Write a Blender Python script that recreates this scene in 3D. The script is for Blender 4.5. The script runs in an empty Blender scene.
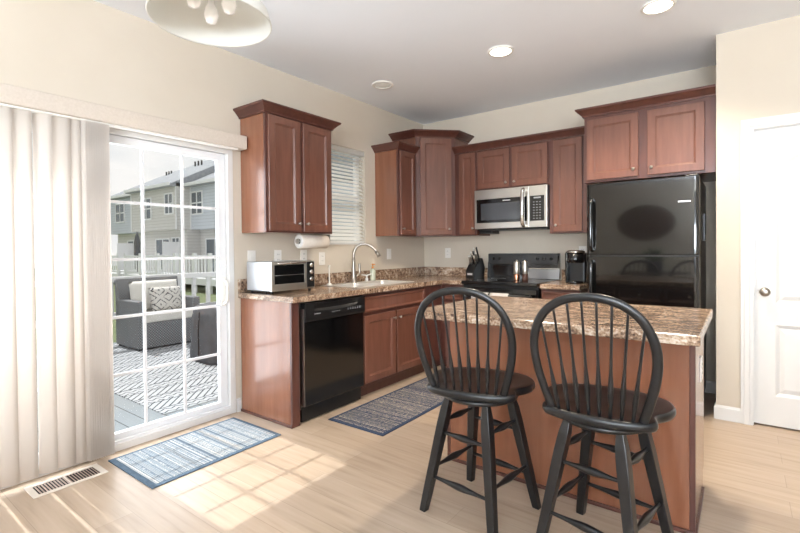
import bpy, bmesh, math, random
from mathutils import Vector, Matrix
R = math.radians
random.seed(7)
scn = bpy.context.scene
COL = scn.collection

# ---------------------------------------------------------------- camera, world, sun, lights, exposure
F, ROW = 456.109, 254.09
cam_d = bpy.data.cameras.new('camera'); cam = bpy.data.objects.new('camera', cam_d); COL.objects.link(cam)
cam_d.sensor_width = 36.0; cam_d.lens = F/800*36.0
cam_d.shift_y = -(266.5-ROW)/800
cam_d.clip_start = 0.05; cam_d.clip_end = 300
yaw, pit, roll = .6433, -.0132, -.0092
fw = Vector((-math.sin(yaw), math.cos(yaw), 0)); rt = Vector((math.cos(yaw), math.sin(yaw), 0)); up = Vector((0, 0, 1))
f2 = fw*math.cos(pit)+up*math.sin(pit); u2 = up*math.cos(pit)-fw*math.sin(pit)
r3 = rt*math.cos(roll)+u2*math.sin(roll); u3 = u2*math.cos(roll)-rt*math.sin(roll)
m = Matrix((r3, u3, -f2)).transposed().to_4x4(); m.translation = Vector((3.1026, -4.6347, 1.2456))
cam.matrix_world = m
scn.camera = cam
scn.view_settings.view_transform = 'Standard'; scn.view_settings.look = 'None'
scn.view_settings.gamma = 1; scn.view_settings.use_curve_mapping = False
scn.view_settings.exposure = 0.36
scn.cycles.use_denoising = True
scn.cycles.max_bounces = 10; scn.cycles.diffuse_bounces = 5; scn.cycles.transparent_max_bounces = 16
scn.cycles.sample_clamp_indirect = 6

w = bpy.data.worlds.new('sky'); scn.world = w; w.use_nodes = True
nt = w.node_tree; nt.nodes.clear()
wo = nt.nodes.new('ShaderNodeOutputWorld'); bg = nt.nodes.new('ShaderNodeBackground')
tc = nt.nodes.new('ShaderNodeTexCoord'); nz = nt.nodes.new('ShaderNodeTexNoise'); cr = nt.nodes.new('ShaderNodeValToRGB')
mp = nt.nodes.new('ShaderNodeMapping'); mp.inputs['Scale'].default_value = (1, 1, 2.6)
nz.inputs['Scale'].default_value = 3.2; nz.inputs['Detail'].default_value = 6
cr.color_ramp.elements[0].position = .36; cr.color_ramp.elements[0].color = (.66, .68, .70, 1)
cr.color_ramp.elements[1].position = .6; cr.color_ramp.elements[1].color = (.93, .89, .86, 1)
nt.links.new(tc.outputs['Generated'], mp.inputs[0]); nt.links.new(mp.outputs[0], nz.inputs['Vector'])
nt.links.new(nz.outputs['Fac'], cr.inputs[0]); nt.links.new(cr.outputs[0], bg.inputs[0])
bg.inputs[1].default_value = .92; nt.links.new(bg.outputs[0], wo.inputs[0])

def lamp(name, kind, energy, loc, color=(1, 1, 1), size=None, size_y=None, direction=None, **kw):
    d = bpy.data.lights.new(name, kind); d.energy = energy; d.color = color
    if size is not None and kind == 'AREA':
        d.shape = 'RECTANGLE' if size_y else 'SQUARE'; d.size = size
        if size_y: d.size_y = size_y
    for k, v in kw.items(): setattr(d, k, v)
    o = bpy.data.objects.new(name, d); COL.objects.link(o); o.location = loc
    if direction is not None: o.rotation_euler = Vector(direction).to_track_quat('-Z', 'Y').to_euler()
    return o
# sun square on to the patio door, 54 degrees up
lamp('sun', 'SUN', 3.1, (-8, -3, 11), (1.0, .97, .93), direction=(1.0, 0.0, -1.40), angle=R(.6))
# two added fill lamps at unseen walls, tilted up to brighten the ceiling
lamp('rear_ceiling_fill', 'AREA', 820, (4.2, -8.90, 1.45), (.82, .91, 1.0), 2.8, 1.9, (0, .3, 1))
lamp('side_ceiling_fill', 'AREA', 120, (5.88, -6.4, 1.55), (.84, .92, 1.0), 2.6, 1.8, (-.6, 0, 1))
lamp('patio_door_daylight', 'AREA', 38, (-.30, -3.55, 1.02), (.93, .96, 1.0), 1.7, 1.85, (1, 0, 0))

# ---------------------------------------------------------------- materials
def lin(c):
    if isinstance(c, str):
        c = tuple(int(c[i:i+2], 16)/255 for i in (0, 2, 4))
        c = tuple(v/12.92 if v <= .04045 else ((v+.055)/1.055)**2.4 for v in c)
    return (*c, 1)
MATS = {}
def mat(name, color, rough=.5, metal=0, coat=0, emit=None, es=0, spec=None, trans=0, alpha=None):
    m = bpy.data.materials.new(name); m.use_nodes = True
    b = m.node_tree.nodes['Principled BSDF']
    b.inputs['Base Color'].default_value = lin(color); b.inputs['Roughness'].default_value = rough
    b.inputs['Metallic'].default_value = metal; b.inputs['Coat Weight'].default_value = coat
    b.inputs['Coat Roughness'].default_value = .12
    if spec is not None: b.inputs['Specular IOR Level'].default_value = spec
    if trans: b.inputs['Transmission Weight'].default_value = trans
    if emit: b.inputs['Emission Color'].default_value = lin(emit); b.inputs['Emission Strength'].default_value = es
    MATS[name] = m
    return m
def nodes(m): return m.node_tree.nodes, m.node_tree.links, m.node_tree.nodes['Principled BSDF']
def ramp(n, stops, interp='LINEAR'):
    r = n.new('ShaderNodeValToRGB'); r.color_ramp.interpolation = interp
    e = r.color_ramp.elements
    while len(e) < len(stops): e.new(.5)
    for i, (p, c) in enumerate(stops): e[i].position = p; e[i].color = lin(c)
    return r
def noisy(name, stops, scale=(1, 1, 1), ns=5, detail=5, rough=.5, bump=0, coat=0, metal=0, dist=0, rough_n=.55, spec=None):
    m = mat(name, stops[0][1], rough, metal, coat, spec=spec); n, l, b = nodes(m)
    t = n.new('ShaderNodeTexCoord'); mp = n.new('ShaderNodeMapping'); mp.inputs['Scale'].default_value = scale
    z = n.new('ShaderNodeTexNoise'); z.inputs['Scale'].default_value = ns; z.inputs['Detail'].default_value = detail
    z.inputs['Distortion'].default_value = dist; z.inputs['Roughness'].default_value = rough_n
    r = ramp(n, stops)
    l.new(t.outputs['Object'], mp.inputs[0]); l.new(mp.outputs[0], z.inputs['Vector']); l.new(z.outputs['Fac'], r.inputs[0])
    l.new(r.outputs[0], b.inputs['Base Color'])
    if bump:
        bp = n.new('ShaderNodeBump'); bp.inputs['Strength'].default_value = bump; bp.inputs['Distance'].default_value = .01
        l.new(z.outputs['Fac'], bp.inputs['Height']); l.new(bp.outputs[0], b.inputs['Normal'])
    return m
wall_m = noisy('wall_paint', [(.3, 'CABFAF'), (.7, 'CEC4B5')], ns=2, rough=.75)
ceil_m = noisy('ceiling_paint', [(.3, 'EDF1F6'), (.7, 'F0F3F8')], ns=2, rough=.9)
trim_m = noisy('white_trim', [(.3, 'D9D8D6'), (.7, 'DDDCDA')], ns=3, rough=.35)
cherry = noisy('cherry_wood', [(.25, '603C2F'), (.5, '6C4436'), (.75, '764C3D')], (9, 9, .9), 3.2, 6, rough=.33, coat=.25)
cherry_d = noisy('cherry_wood_edge', [(.3, '4A2A23'), (.7, '5B342A')], (6, 6, .9), 3, 5, rough=.34, coat=.25)
panel_w = noisy('cherry_veneer_panel', [(.25, '764731'), (.5, '82523A'), (.75, '8C5B43')], (7, 7, .6), 2.4, 6, rough=.26, coat=.6)
lam = mat('granite_laminate', '9A8270', .22, coat=.15)
n, l, b = nodes(lam)
t = n.new('ShaderNodeTexCoord'); z1 = n.new('ShaderNodeTexNoise'); z2 = n.new('ShaderNodeTexNoise')
mpn = n.new('ShaderNodeMapping'); mpn.inputs['Scale'].default_value = (.55, 1.3, 1)
z1.inputs['Scale'].default_value = 19; z1.inputs['Detail'].default_value = 8; z1.inputs['Roughness'].default_value = .72; z1.inputs['Distortion'].default_value = .9
z2.inputs['Scale'].default_value = 95; z2.inputs['Detail'].default_value = 3
mx = n.new('ShaderNodeMix'); mx.data_type = 'FLOAT'; mx.inputs[0].default_value = .33
r = ramp(n, [(.36, '332B26'), (.44, '6B5547'), (.5, '91765F'), (.56, 'B19C88'), (.63, 'CCBFB0')])
l.new(t.outputs['Object'], mpn.inputs[0]); l.new(mpn.outputs[0], z1.inputs['Vector']); l.new(t.outputs['Object'], z2.inputs['Vector'])
l.new(z1.outputs['Fac'], mx.inputs[2]); l.new(z2.outputs['Fac'], mx.inputs[3]); l.new(mx.outputs[0], r.inputs[0]); l.new(r.outputs[0], b.inputs['Base Color'])
# plank floor
floor_m = mat('oak_plank_floor', 'C4AE98', .38)
n, l, b = nodes(floor_m)
t = n.new('ShaderNodeTexCoord'); br = n.new('ShaderNodeTexBrick'); br.offset = .37; br.squash = 1
br.inputs['Scale'].default_value = 1; br.inputs['Brick Width'].default_value = 1.25; br.inputs['Row Height'].default_value = .16
br.inputs['Mortar Size'].default_value = .0016; br.inputs['Mortar Smooth'].default_value = .2; br.inputs['Bias'].default_value = 0
br.inputs['Color1'].default_value = lin('B5A28E'); br.inputs['Color2'].default_value = lin('A08A74'); br.inputs['Mortar'].default_value = lin('7D6B59')
mpn = n.new('ShaderNodeMapping'); mpn.inputs['Scale'].default_value = (.9, 13, 1)
gz = n.new('ShaderNodeTexNoise'); gz.inputs['Scale'].default_value = 2.2; gz.inputs['Detail'].default_value = 7; gz.inputs['Distortion'].default_value = .15
gr = ramp(n, [(.28, '93806C'), (.45, 'AD9A86'), (.7, 'BBA997')])
mx = n.new('ShaderNodeMix'); mx.data_type = 'RGBA'; mx.blend_type = 'MIX'; mx.inputs[0].default_value = .55
l.new(t.outputs['Object'], br.inputs['Vector']); l.new(t.outputs['Object'], mpn.inputs[0]); l.new(mpn.outputs[0], gz.inputs['Vector'])
l.new(gz.outputs['Fac'], gr.inputs[0]); l.new(br.outputs['Color'], mx.inputs[6]); l.new(gr.outputs[0], mx.inputs[7]); l.new(mx.outputs[2], b.inputs['Base Color'])

black_gloss = mat('black_gloss_enamel', '08090B', .12, coat=.5)
black_m = mat('black_plastic', '0D0E10', .35)
fridge_m = mat('black_appliance_steel', '0E0E0E', .05, coat=.4)
fridge_side = mat('refrigerator_side_paint', '4A4440', .4)
steel = mat('brushed_steel', 'C9C6C0', .28, 1)
chrome = mat('chrome', 'D8D6D2', .12, 1)
nickel = mat('satin_nickel', 'A9A39B', .33, 1)
sink_m = mat('sink_steel', 'E4E1DC', .3, .6)
stool_m = noisy('worn_black_paint', [(.35, '0D0E10'), (.62, '141518'), (.8, '201F1F')], (2, 2, 2), 9, 6, rough=.32, coat=.12)
white_p = mat('white_plastic', 'EDEAE4', .4)
paper = noisy('paper_towel', [(.3, 'E6DCCF'), (.7, 'EEE6DB')], ns=60, rough=.95)
paper_end = mat('paper_towel_end', 'F2EFEB', .9)
dark_hole = mat('dark_recess', '0A0A0A', .8)
fabric = noisy('valance_fabric', [(.3, 'C6BAAD'), (.7, 'CEC3B7')], ns=90, rough=.9)
vane_m = mat('blind_vane', 'E6DED6', .8)
n, l, b = nodes(vane_m)
tr = n.new('ShaderNodeBsdfTranslucent'); tr.inputs[0].default_value = lin('F6F0EA'); ms = n.new('ShaderNodeMixShader'); ms.inputs[0].default_value = .4
l.new(b.outputs[0], ms.inputs[1]); l.new(tr.outputs[0], ms.inputs[2]); l.new(ms.outputs[0], n['Material Output'].inputs[0])
slat_m = mat('white_slat', 'F2F1EE', .45)
n, l, b = nodes(slat_m)
tr = n.new('ShaderNodeBsdfTranslucent'); tr.inputs[0].default_value = lin('F4F2EE'); ms = n.new('ShaderNodeMixShader'); ms.inputs[0].default_value = .6
l.new(b.outputs[0], ms.inputs[1]); l.new(tr.outputs[0], ms.inputs[2]); l.new(ms.outputs[0], n['Material Output'].inputs[0])
frost = mat('frosted_glass', 'F4F4F0', .35, emit='FFFBF2', es=.0)
n, l, b = nodes(frost)
tr = n.new('ShaderNodeBsdfTranslucent'); tr.inputs[0].default_value = lin('E6E6E0'); ms = n.new('ShaderNodeMixShader'); ms.inputs[0].default_value = .35
l.new(b.outputs[0], ms.inputs[1]); l.new(tr.outputs[0], ms.inputs[2]); l.new(ms.outputs[0], n['Material Output'].inputs[0])
lens_on = mat('downlight_lens_on', 'FFFFFF', .5, emit='FFF4E2', es=9)
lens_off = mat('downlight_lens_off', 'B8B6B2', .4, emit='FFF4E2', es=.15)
glass = bpy.data.materials.new('window_glass'); glass.use_nodes = True
n, l = glass.node_tree.nodes, glass.node_tree.links; n.remove(n['Principled BSDF'])
tr = n.new('ShaderNodeBsdfTransparent'); tr.inputs[0].default_value = (.96, .975, .98, 1); gl = n.new('ShaderNodeBsdfGlossy'); gl.inputs['Roughness'].default_value = .02
lw = n.new('ShaderNodeLayerWeight'); lw.inputs[0].default_value = .5; ms = n.new('ShaderNodeMixShader')
pw = n.new('ShaderNodeMath'); pw.operation = 'POWER'; pw.inputs[1].default_value = 5; l.new(lw.outputs['Facing'], pw.inputs[0])
ma = n.new('ShaderNodeMath'); ma.operation = 'MULTIPLY_ADD'; ma.inputs[1].default_value = .9; ma.inputs[2].default_value = .03; l.new(pw.outputs[0], ma.inputs[0])
l.new(ma.outputs[0], ms.inputs[0]); l.new(tr.outputs[0], ms.inputs[1]); l.new(gl.outputs[0], ms.inputs[2]); l.new(ms.outputs[0], n['Material Output'].inputs[0])

def coords(n, l, axis_nodes=True):
    t = n.new('ShaderNodeTexCoord'); s = n.new('ShaderNodeSeparateXYZ'); l.new(t.outputs['Object'], s.inputs[0]); return t, s
def math_(n, l, op, a, b=None):
    q = n.new('ShaderNodeMath'); q.operation = op
    for i, v in enumerate((a, b)):
        if v is None: continue
        if isinstance(v, (int, float)): q.inputs[i].default_value = v
        else: l.new(v, q.inputs[i])
    return q.outputs[0]
def striped(name, stops, freq, seed, speck=.25):
    m = mat(name, 'FFFFFF', .95); n, l, b = nodes(m); t, s = coords(n, l)
    z = n.new('ShaderNodeTexNoise'); z.noise_dimensions = '1D'; z.inputs['Scale'].default_value = 1; z.inputs['Detail'].default_value = 2
    l.new(math_(n, l, 'MULTIPLY_ADD', s.outputs[1], freq), z.inputs['W'])
    z2 = n.new('ShaderNodeTexNoise'); z2.inputs['Scale'].default_value = 70; z2.inputs['Detail'].default_value = 2; l.new(t.outputs['Object'], z2.inputs['Vector'])
    v = math_(n, l, 'ADD', z.outputs['Fac'], math_(n, l, 'MULTIPLY', math_(n, l, 'SUBTRACT', z2.outputs['Fac'], .5), speck))
    r = ramp(n, stops, 'CONSTANT'); l.new(v, r.inputs[0]); l.new(r.outputs[0], b.inputs['Base Color'])
    return m
rug1 = striped('pale_blue_stripe_weave', [(0, '4C5B6A'), (.38, '76838E'), (.45, 'A5A8A8'), (.5, '62717F'), (.56, 'B0AFAB'), (.62, '7D8890')], 30, 1, .07)
rug2 = striped('navy_cream_stripe_weave', [(0, '22304A'), (.40, '8E8678'), (.44, '27375A'), (.495, 'B9AE9C'), (.53, '2C3A55'), (.585, 'A39A8A'), (.62, '22304C')], 48, 2, .22)
rug1b = noisy('dusty_blue_border', [(.3, '465869'), (.7, '566A7C')], ns=60, rough=.95)
rug2b = noisy('navy_border', [(.3, '26334A'), (.7, '34435C')], ns=60, rough=.95)
trib = mat('black_white_tribal_weave', 'E8E8E8', .95)
n, l, b = nodes(trib); t, s = coords(n, l)
X, Y = s.outputs[0], s.outputs[1]
zig = math_(n, l, 'ABSOLUTE', math_(n, l, 'SUBTRACT', math_(n, l, 'FRACT', math_(n, l, 'MULTIPLY', Y, 11.0)), .5))
a1 = math_(n, l, 'FRACT', math_(n, l, 'ADD', math_(n, l, 'MULTIPLY', X, 15.0), zig))
line1 = math_(n, l, 'LESS_THAN', a1, .26)
a2 = math_(n, l, 'FRACT', math_(n, l, 'ADD', math_(n, l, 'MULTIPLY', Y, 13.0), math_(n, l, 'MULTIPLY', X, 13.0)))
line2 = math_(n, l, 'LESS_THAN', a2, .24)
band = math_(n, l, 'GREATER_THAN', math_(n, l, 'FRACT', math_(n, l, 'MULTIPLY', X, 2.6)), .45)
rule = math_(n, l, 'LESS_THAN', math_(n, l, 'FRACT', math_(n, l, 'MULTIPLY', X, 5.2)), .07)
sel = n.new('ShaderNodeMix'); sel.data_type = 'FLOAT'; l.new(band, sel.inputs[0]); l.new(line1, sel.inputs[2]); l.new(line2, sel.inputs[3])
tot = math_(n, l, 'MAXIMUM', sel.outputs[0], rule)
mxr = n.new('ShaderNodeMix'); mxr.data_type = 'RGBA'; l.new(tot, mxr.inputs[0]); mxr.inputs[6].default_value = lin('BCBFC3'); mxr.inputs[7].default_value = lin('41464E'); l.new(mxr.outputs[2], b.inputs['Base Color'])
def lapped(name, base, dark, freq, axis=2, rough=.6, duty=.1):
    m = mat(name, base, rough); n, l, b = nodes(m); t, s = coords(n, l)
    v = math_(n, l, 'LESS_THAN', math_(n, l, 'FRACT', math_(n, l, 'MULTIPLY', s.outputs[axis], freq)), duty)
    mx = n.new('ShaderNodeMix'); mx.data_type = 'RGBA'; l.new(v, mx.inputs[0]); mx.inputs[6].default_value = lin(base); mx.inputs[7].default_value = lin(dark)
    l.new(mx.outputs[2], b.inputs['Base Color']); return m
deck_m = lapped('grey_deck_boards', '8D9499', '4A4F54', 7.0, 1, .8, .06)
siding = lapped('pale_grey_siding', 'C6CCD6', 'ADB3BD', 5.5, 2, .7, .14)
siding2 = lapped('warm_grey_siding', 'D0CECC', 'B6B4B2', 5.5, 2, .7, .14)
roof_m = noisy('grey_shingles', [(.3, '8E9298'), (.7, 'A4A8AE')], (1, 1, 1), 6, 5, rough=.9)
vinyl = mat('white_vinyl', 'E9EAEC', .45)
ext_glass = mat('dark_window_glass', '59626B', .08)
grass_m = noisy('lawn', [(.3, '5A6844'), (.7, '7D8560')], ns=5, rough=.95)
wick = mat('grey_wicker', '6A6C70', .7)
n, l, b = nodes(wick); t, s = coords(n, l)
ck = n.new('ShaderNodeTexChecker'); ck.inputs['Scale'].default_value = 55; ck.inputs[1].default_value = lin('8F9194'); ck.inputs[2].default_value = lin('595B5F'); l.new(t.outputs['Object'], ck.inputs[0]); l.new(ck.outputs[0], b.inputs['Base Color'])
cush = noisy('off_white_canvas', [(.3, 'D9D6D0'), (.7, 'E2DFDA')], ns=8, rough=.95)
pat = mat('diamond_print_canvas', 'D8D5D0', .95)
n, l, b = nodes(pat); t, s = coords(n, l)
u_ = math_(n, l, 'ABSOLUTE', math_(n, l, 'SUBTRACT', math_(n, l, 'FRACT', math_(n, l, 'MULTIPLY', s.outputs[1], 4.4)), .5))
v_ = math_(n, l, 'ABSOLUTE', math_(n, l, 'SUBTRACT', math_(n, l, 'FRACT', math_(n, l, 'MULTIPLY', s.outputs[2], 5.2)), .5))
q_ = math_(n, l, 'FRACT', math_(n, l, 'MULTIPLY', math_(n, l, 'ADD', u_, v_), 3.0))
nzz = n.new('ShaderNodeTexNoise'); nzz.inputs['Scale'].default_value = 40; l.new(t.outputs['Object'], nzz.inputs['Vector'])
k_ = math_(n, l, 'LESS_THAN', math_(n, l, 'ADD', q_, math_(n, l, 'MULTIPLY', math_(n, l, 'SUBTRACT', nzz.outputs['Fac'], .5), .9)), .2)
mxr = n.new('ShaderNodeMix'); mxr.data_type = 'RGBA'; l.new(k_, mxr.inputs[0]); mxr.inputs[6].default_value = lin('D8D5D0'); mxr.inputs[7].default_value = lin('55565C'); l.new(mxr.outputs[2], b.inputs['Base Color'])
cover_m = noisy('charcoal_cover_cloth', [(.3, '484A4E'), (.7, '5C5E63')], ns=5, rough=.6, bump=.5)
brown_wood = noisy('rustic_brown_wood', [(.3, '3A2218'), (.7, '553324')], (1, 1, 5), 5, rough=.5)
leaf_m = noisy('plant_leaf', [(.3, '2E4A24'), (.7, '4C6B36')], ns=8, rough=.6)
pot_m = mat('blue_glazed_pot', '2B3550', .25)
copper = mat('copper_base', 'C99478', .25, 1)
soap_m = mat('pale_soap_bottle', 'B4B8A6', .25)
amber = mat('amber_pump', 'C98A4A', .35)
towel_m = noisy('light_grey_dish_towel', [(.3, 'B9B4B2'), (.7, 'C8C4C2')], ns=50, rough=.95)
mesh_m = mat('microwave_door_mesh', '3A3D42', .1, coat=.4)
silver_txt = mat('silver_marking', 'D8D8DA', .3, .6)
grey_txt = mat('faint_grey_marking', '8E9094', .5)
toast_side = mat('satin_toaster_side', 'C8CCD2', .3, .8)

# ---------------------------------------------------------------- mesh helpers
class MB:
    def __init__(s): s.bm = bmesh.new()
    def _fin(s, vs, M, smooth=False):
        if M is not None: bmesh.ops.transform(s.bm, matrix=M, verts=vs)
        if smooth:
            for v in vs:
                for f in v.link_faces: f.smooth = True
    def box(s, x0, x1, y0, y1, z0, z1, bev=0, seg=2, M=None):
        r = bmesh.ops.create_cube(s.bm, size=1); vs = r['verts']
        bmesh.ops.transform(s.bm, matrix=Matrix.Translation(((x0+x1)/2, (y0+y1)/2, (z0+z1)/2)) @ Matrix.Diagonal((abs(x1-x0), abs(y1-y0), abs(z1-z0), 1)), verts=vs)
        if bev:
            es = list({e for v in vs for e in v.link_edges})
            rr = bmesh.ops.bevel(s.bm, geom=es, offset=bev, segments=seg, affect='EDGES', profile=.5)
            vs = list({v for f in rr['faces'] for v in f.verts} | {v for v in vs if v.is_valid})
        s._fin(vs, M); return s
    def lathe(s, prof, origin=(0, 0, 0), axis=(0, 0, 1), seg=24, smooth=True, M=None):
        o = Vector(origin); q = Vector((0, 0, 1)).rotation_difference(Vector(axis).normalized())
        rings = []
        for rad, h in prof:
            if rad < 1e-5: rings.append([s.bm.verts.new(o + q @ Vector((0, 0, h)))])
            else: rings.append([s.bm.verts.new(o + q @ Vector((rad*math.cos(2*math.pi*k/seg), rad*math.sin(2*math.pi*k/seg), h))) for k in range(seg)])
        closed = len(prof) > 2 and prof[0] == prof[-1]
        if closed: bmesh.ops.delete(s.bm, geom=rings[-1], context='VERTS'); rings[-1] = rings[0]
        for a, b in zip(rings, rings[1:]):
            for k in range(seg):
                k2 = (k+1) % seg
                if len(a) == 1 and len(b) == 1: continue
                if len(a) == 1: f = (a[0], b[k2], b[k])
                elif len(b) == 1: f = (a[k], a[k2], b[0])
                else: f = (a[k], a[k2], b[k2], b[k])
                try: s.bm.faces.new(f).smooth = smooth
                except ValueError: pass
        for rg, flip in ((rings[0], 1), (rings[-1], 0)):
            if len(rg) > 1 and not closed:
                try: s.bm.faces.new(rg[::-1] if flip else rg)
                except ValueError: pass
        s._fin([v for rg in (rings[:-1] if closed else rings) for v in rg], M); return s
    def cyl(s, p0, p1, r0, r1=None, seg=16, M=None):
        p0, p1 = Vector(p0), Vector(p1); d = p1-p0
        return s.lathe([(r0, 0), (r0 if r1 is None else r1, d.length)], p0, d, seg, True, M)
    def tube(s, pts, rad, seg=10, rad2=None, nrm=None, closed=False, M=None):
        # sweep an ellipse (rad along side, rad2 along nrm) through pts
        pts = [Vector(p) for p in pts]; N = len(pts); rings = []
        prev = Vector(nrm) if nrm else None
        for i, p in enumerate(pts):
            tg = (pts[min(i+1, N-1)]-pts[max(i-1, 0)]).normalized() if not closed else (pts[(i+1) % N]-pts[i-1]).normalized()
            if prev is None:
                prev = tg.orthogonal()
            nn = (prev - tg*prev.dot(tg)).normalized()
            if not nrm: prev = nn
            sd = tg.cross(nn); a = rad(i/(N-1)) if callable(rad) else rad; c = a if rad2 is None else (rad2(i/(N-1)) if callable(rad2) else rad2)
            rings.append([s.bm.verts.new(p + sd*a*math.cos(2*math.pi*k/seg) + nn*c*math.sin(2*math.pi*k/seg)) for k in range(seg)])
        for i in range(N if closed else N-1):
            a, b = rings[i], rings[(i+1) % N]
            for k in range(seg):
                s.bm.faces.new((a[k], a[(k+1) % seg], b[(k+1) % seg], b[k])).smooth = True
        if not closed: s.bm.faces.new(rings[0][::-1]); s.bm.faces.new(rings[-1])
        s._fin([v for rg in rings for v in rg], M); return s
    def plate(s, outer, holes, lo, hi, plane='xy', M=None):
        # polygon with holes, extruded along the third axis
        def P(a, b, c): return {'xy': (a, b, c), 'yz': (c, a, b), 'xz': (a, c, b)}[plane]
        edges, vs = [], []
        for loop in [outer]+holes:
            lv = [s.bm.verts.new(P(a, b, lo)) for a, b in loop]; vs += lv
            edges += [s.bm.edges.new((lv[i], lv[(i+1) % len(lv)])) for i in range(len(lv))]
        g = bmesh.ops.triangle_fill(s.bm, use_beauty=True, use_dissolve=True, edges=edges)
        fs = [f for f in g['geom'] if isinstance(f, bmesh.types.BMFace)]
        e = bmesh.ops.extrude_face_region(s.bm, geom=fs)
        nv = [v for v in e['geom'] if isinstance(v, bmesh.types.BMVert)]
        bmesh.ops.translate(s.bm, verts=nv, vec=Vector(P(0, 0, hi-lo)))
        s._fin(vs+nv, M); return s
    def prism(s, poly, lo, hi, plane='xy', M=None): return s.plate(poly, [], lo, hi, plane, M)
    def rings(s, rr, M=None):
        # stack of 4-corner loops, joined and capped
        rg = [[s.bm.verts.new(p) for p in q] for q in rr]
        for a, b in zip(rg, rg[1:]):
            k = len(a)
            for i in range(k): s.bm.faces.new((a[i], a[(i+1) % k], b[(i+1) % k], b[i]))
        s.bm.faces.new(rg[0][::-1]); s.bm.faces.new(rg[-1])
        s._fin([v for q in rg for v in q], M); return s
    def sweep(s, path, prof, caps=True):
        # crown profile [(out, z)] along a 2-D path; outward is on the right of travel
        n = len(path); P = [Vector(p) for p in path]; rg = []
        for i in range(n):
            ns = []
            if i > 0: d = (P[i]-P[i-1]).normalized(); ns.append(Vector((d.y, -d.x)))
            if i < n-1: d = (P[i+1]-P[i]).normalized(); ns.append(Vector((d.y, -d.x)))
            m = sum(ns, Vector((0, 0))).normalized(); k = 1/max(.3, m.dot(ns[0]))
            rg.append([s.bm.verts.new((P[i].x+m.x*o*k, P[i].y+m.y*o*k, z)) for o, z in prof])
        for a, b in zip(rg, rg[1:]):
            for i in range(len(prof)):
                j = (i+1) % len(prof); s.bm.faces.new((a[i], a[j], b[j], b[i]))
        s.bm.faces.new(rg[0]); s.bm.faces.new(rg[-1][::-1]); return s
    def build(s, name, m, parent=None, label=None, kind=None, local=False, bevel=0):
        bmesh.ops.recalc_face_normals(s.bm, faces=s.bm.faces)
        me = bpy.data.meshes.new(name); 
        o = bpy.data.objects.new(name, me); COL.objects.link(o)
        if parent is not None:
            o.parent = parent; r = parent
            if not local:
                while r.parent: r = r.parent
                bmesh.ops.translate(s.bm, verts=s.bm.verts, vec=-Vector(r.location))
        elif not local:
            c = [v.co for v in s.bm.verts]
            if kind is None:
                lo = [min(p[i] for p in c) for i in range(3)]; hi = [max(p[i] for p in c) for i in range(3)]
                base = Vector(((lo[0]+hi[0])/2, (lo[1]+hi[1])/2, lo[2])); bmesh.ops.translate(s.bm, verts=s.bm.verts, vec=-base); o.location = base
        s.bm.to_mesh(me); s.bm.free(); me.materials.append(m)
        if label: o['label'] = label
        if kind: o['kind'] = kind
        if bevel:
            bv = o.modifiers.new('bevel', 'BEVEL'); bv.width = bevel; bv.segments = 2; bv.limit_method = 'ANGLE'
        return o
def thing(name, label, cat, loc, group=None, rotz=0):
    o = bpy.data.objects.new(name, None); COL.objects.link(o); o.location = loc; o.rotation_euler.z = rotz
    o.empty_display_size = .1; o['label'] = label; o['category'] = cat
    if group: o['group'] = group
    return o
def sthing(name, loc=(0, 0, 0)):
    o = bpy.data.objects.new(name, None); COL.objects.link(o); o.location = loc; o['kind'] = 'structure'; return o
def tag(o, label, cat, group=None):
    o['label'] = label; o['category'] = cat
    if group: o['group'] = group
    return o
def copy_tree(o, parent=None):
    c = o.copy(); COL.objects.link(c); c.parent = parent
    for ch in list(o.children): copy_tree(ch, c)
    return c
def frame_M(origin, u, nrm):
    # local x = u (width), y = nrm (outward), z = up
    u = Vector(u).normalized(); nrm = Vector(nrm).normalized()
    m = Matrix((u, nrm, Vector((0, 0, 1)))).transposed().to_4x4(); m.translation = Vector(origin); return m
def spline(pts, per=8):
    pts = [Vector(p) for p in pts]; out = []
    for i in range(len(pts)-1):
        p0, p1, p2, p3 = pts[max(i-1, 0)], pts[i], pts[i+1], pts[min(i+2, len(pts)-1)]
        for k in range(per):
            t = k/per; out.append(.5*((2*p1)+(p2-p0)*t+(2*p0-5*p1+4*p2-p3)*t*t+(3*p1-p0-3*p2+p3)*t**3))
    return out+[pts[-1]]

# ================================================================ SETTING
CE = 2.743
MB().box(-.0, 5.98, -9, 0, -.12, 0).build('floor', floor_m, kind='structure')
MB().box(-.15, 6.1, -9.1, .12, CE, CE+.1).build('ceiling', ceil_m, kind='structure')
def rect(a0, a1, b0, b1): return [(a0, b0), (a1, b0), (a1, b1), (a0, b1)]
DY0, DY1, DZ = -4.47, -2.612, 2.012           # patio door opening
WY0, WY1, WZ0, WZ1 = -1.72, -1.085, 1.285, 2.238   # window over the sink
MB().plate([(-9, -.12), (0.12, -.12), (0.12, CE), (-9, CE)], [rect(DY0, DY1, .0, DZ), rect(WY0, WY1, WZ0, WZ1)], -.14, 0, 'yz').build('wall_left', wall_m, kind='structure')
MB().box(-.14, 6.1, 0, .12, -.12, CE).build('wall_back', wall_m, kind='structure')
MB().prism([(2.955, -.05), (3.166, -.05), (3.166, 2.036), (3.886, 2.036), (3.886, -.05), (6.0, -.05), (6.0, CE), (2.955, CE)], -.66, -.55, 'xz').box(2.955, 3.03, -.55, 0, -.05, CE).build('wall_pantry', wall_m, kind='structure')
MB().plate(rect(-9, 0, 0, CE), [rect(-7.7, -5.1, .6, 2.5)], 5.98, 6.1, 'yz').build('wall_right', wall_m, kind='structure')
MB().plate(rect(-.14, 6.1, 0, CE), [rect(2.8, 5.6, .6, 2.5)], -9.1, -9, 'xz').build('wall_rear', wall_m, kind='structure')
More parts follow.
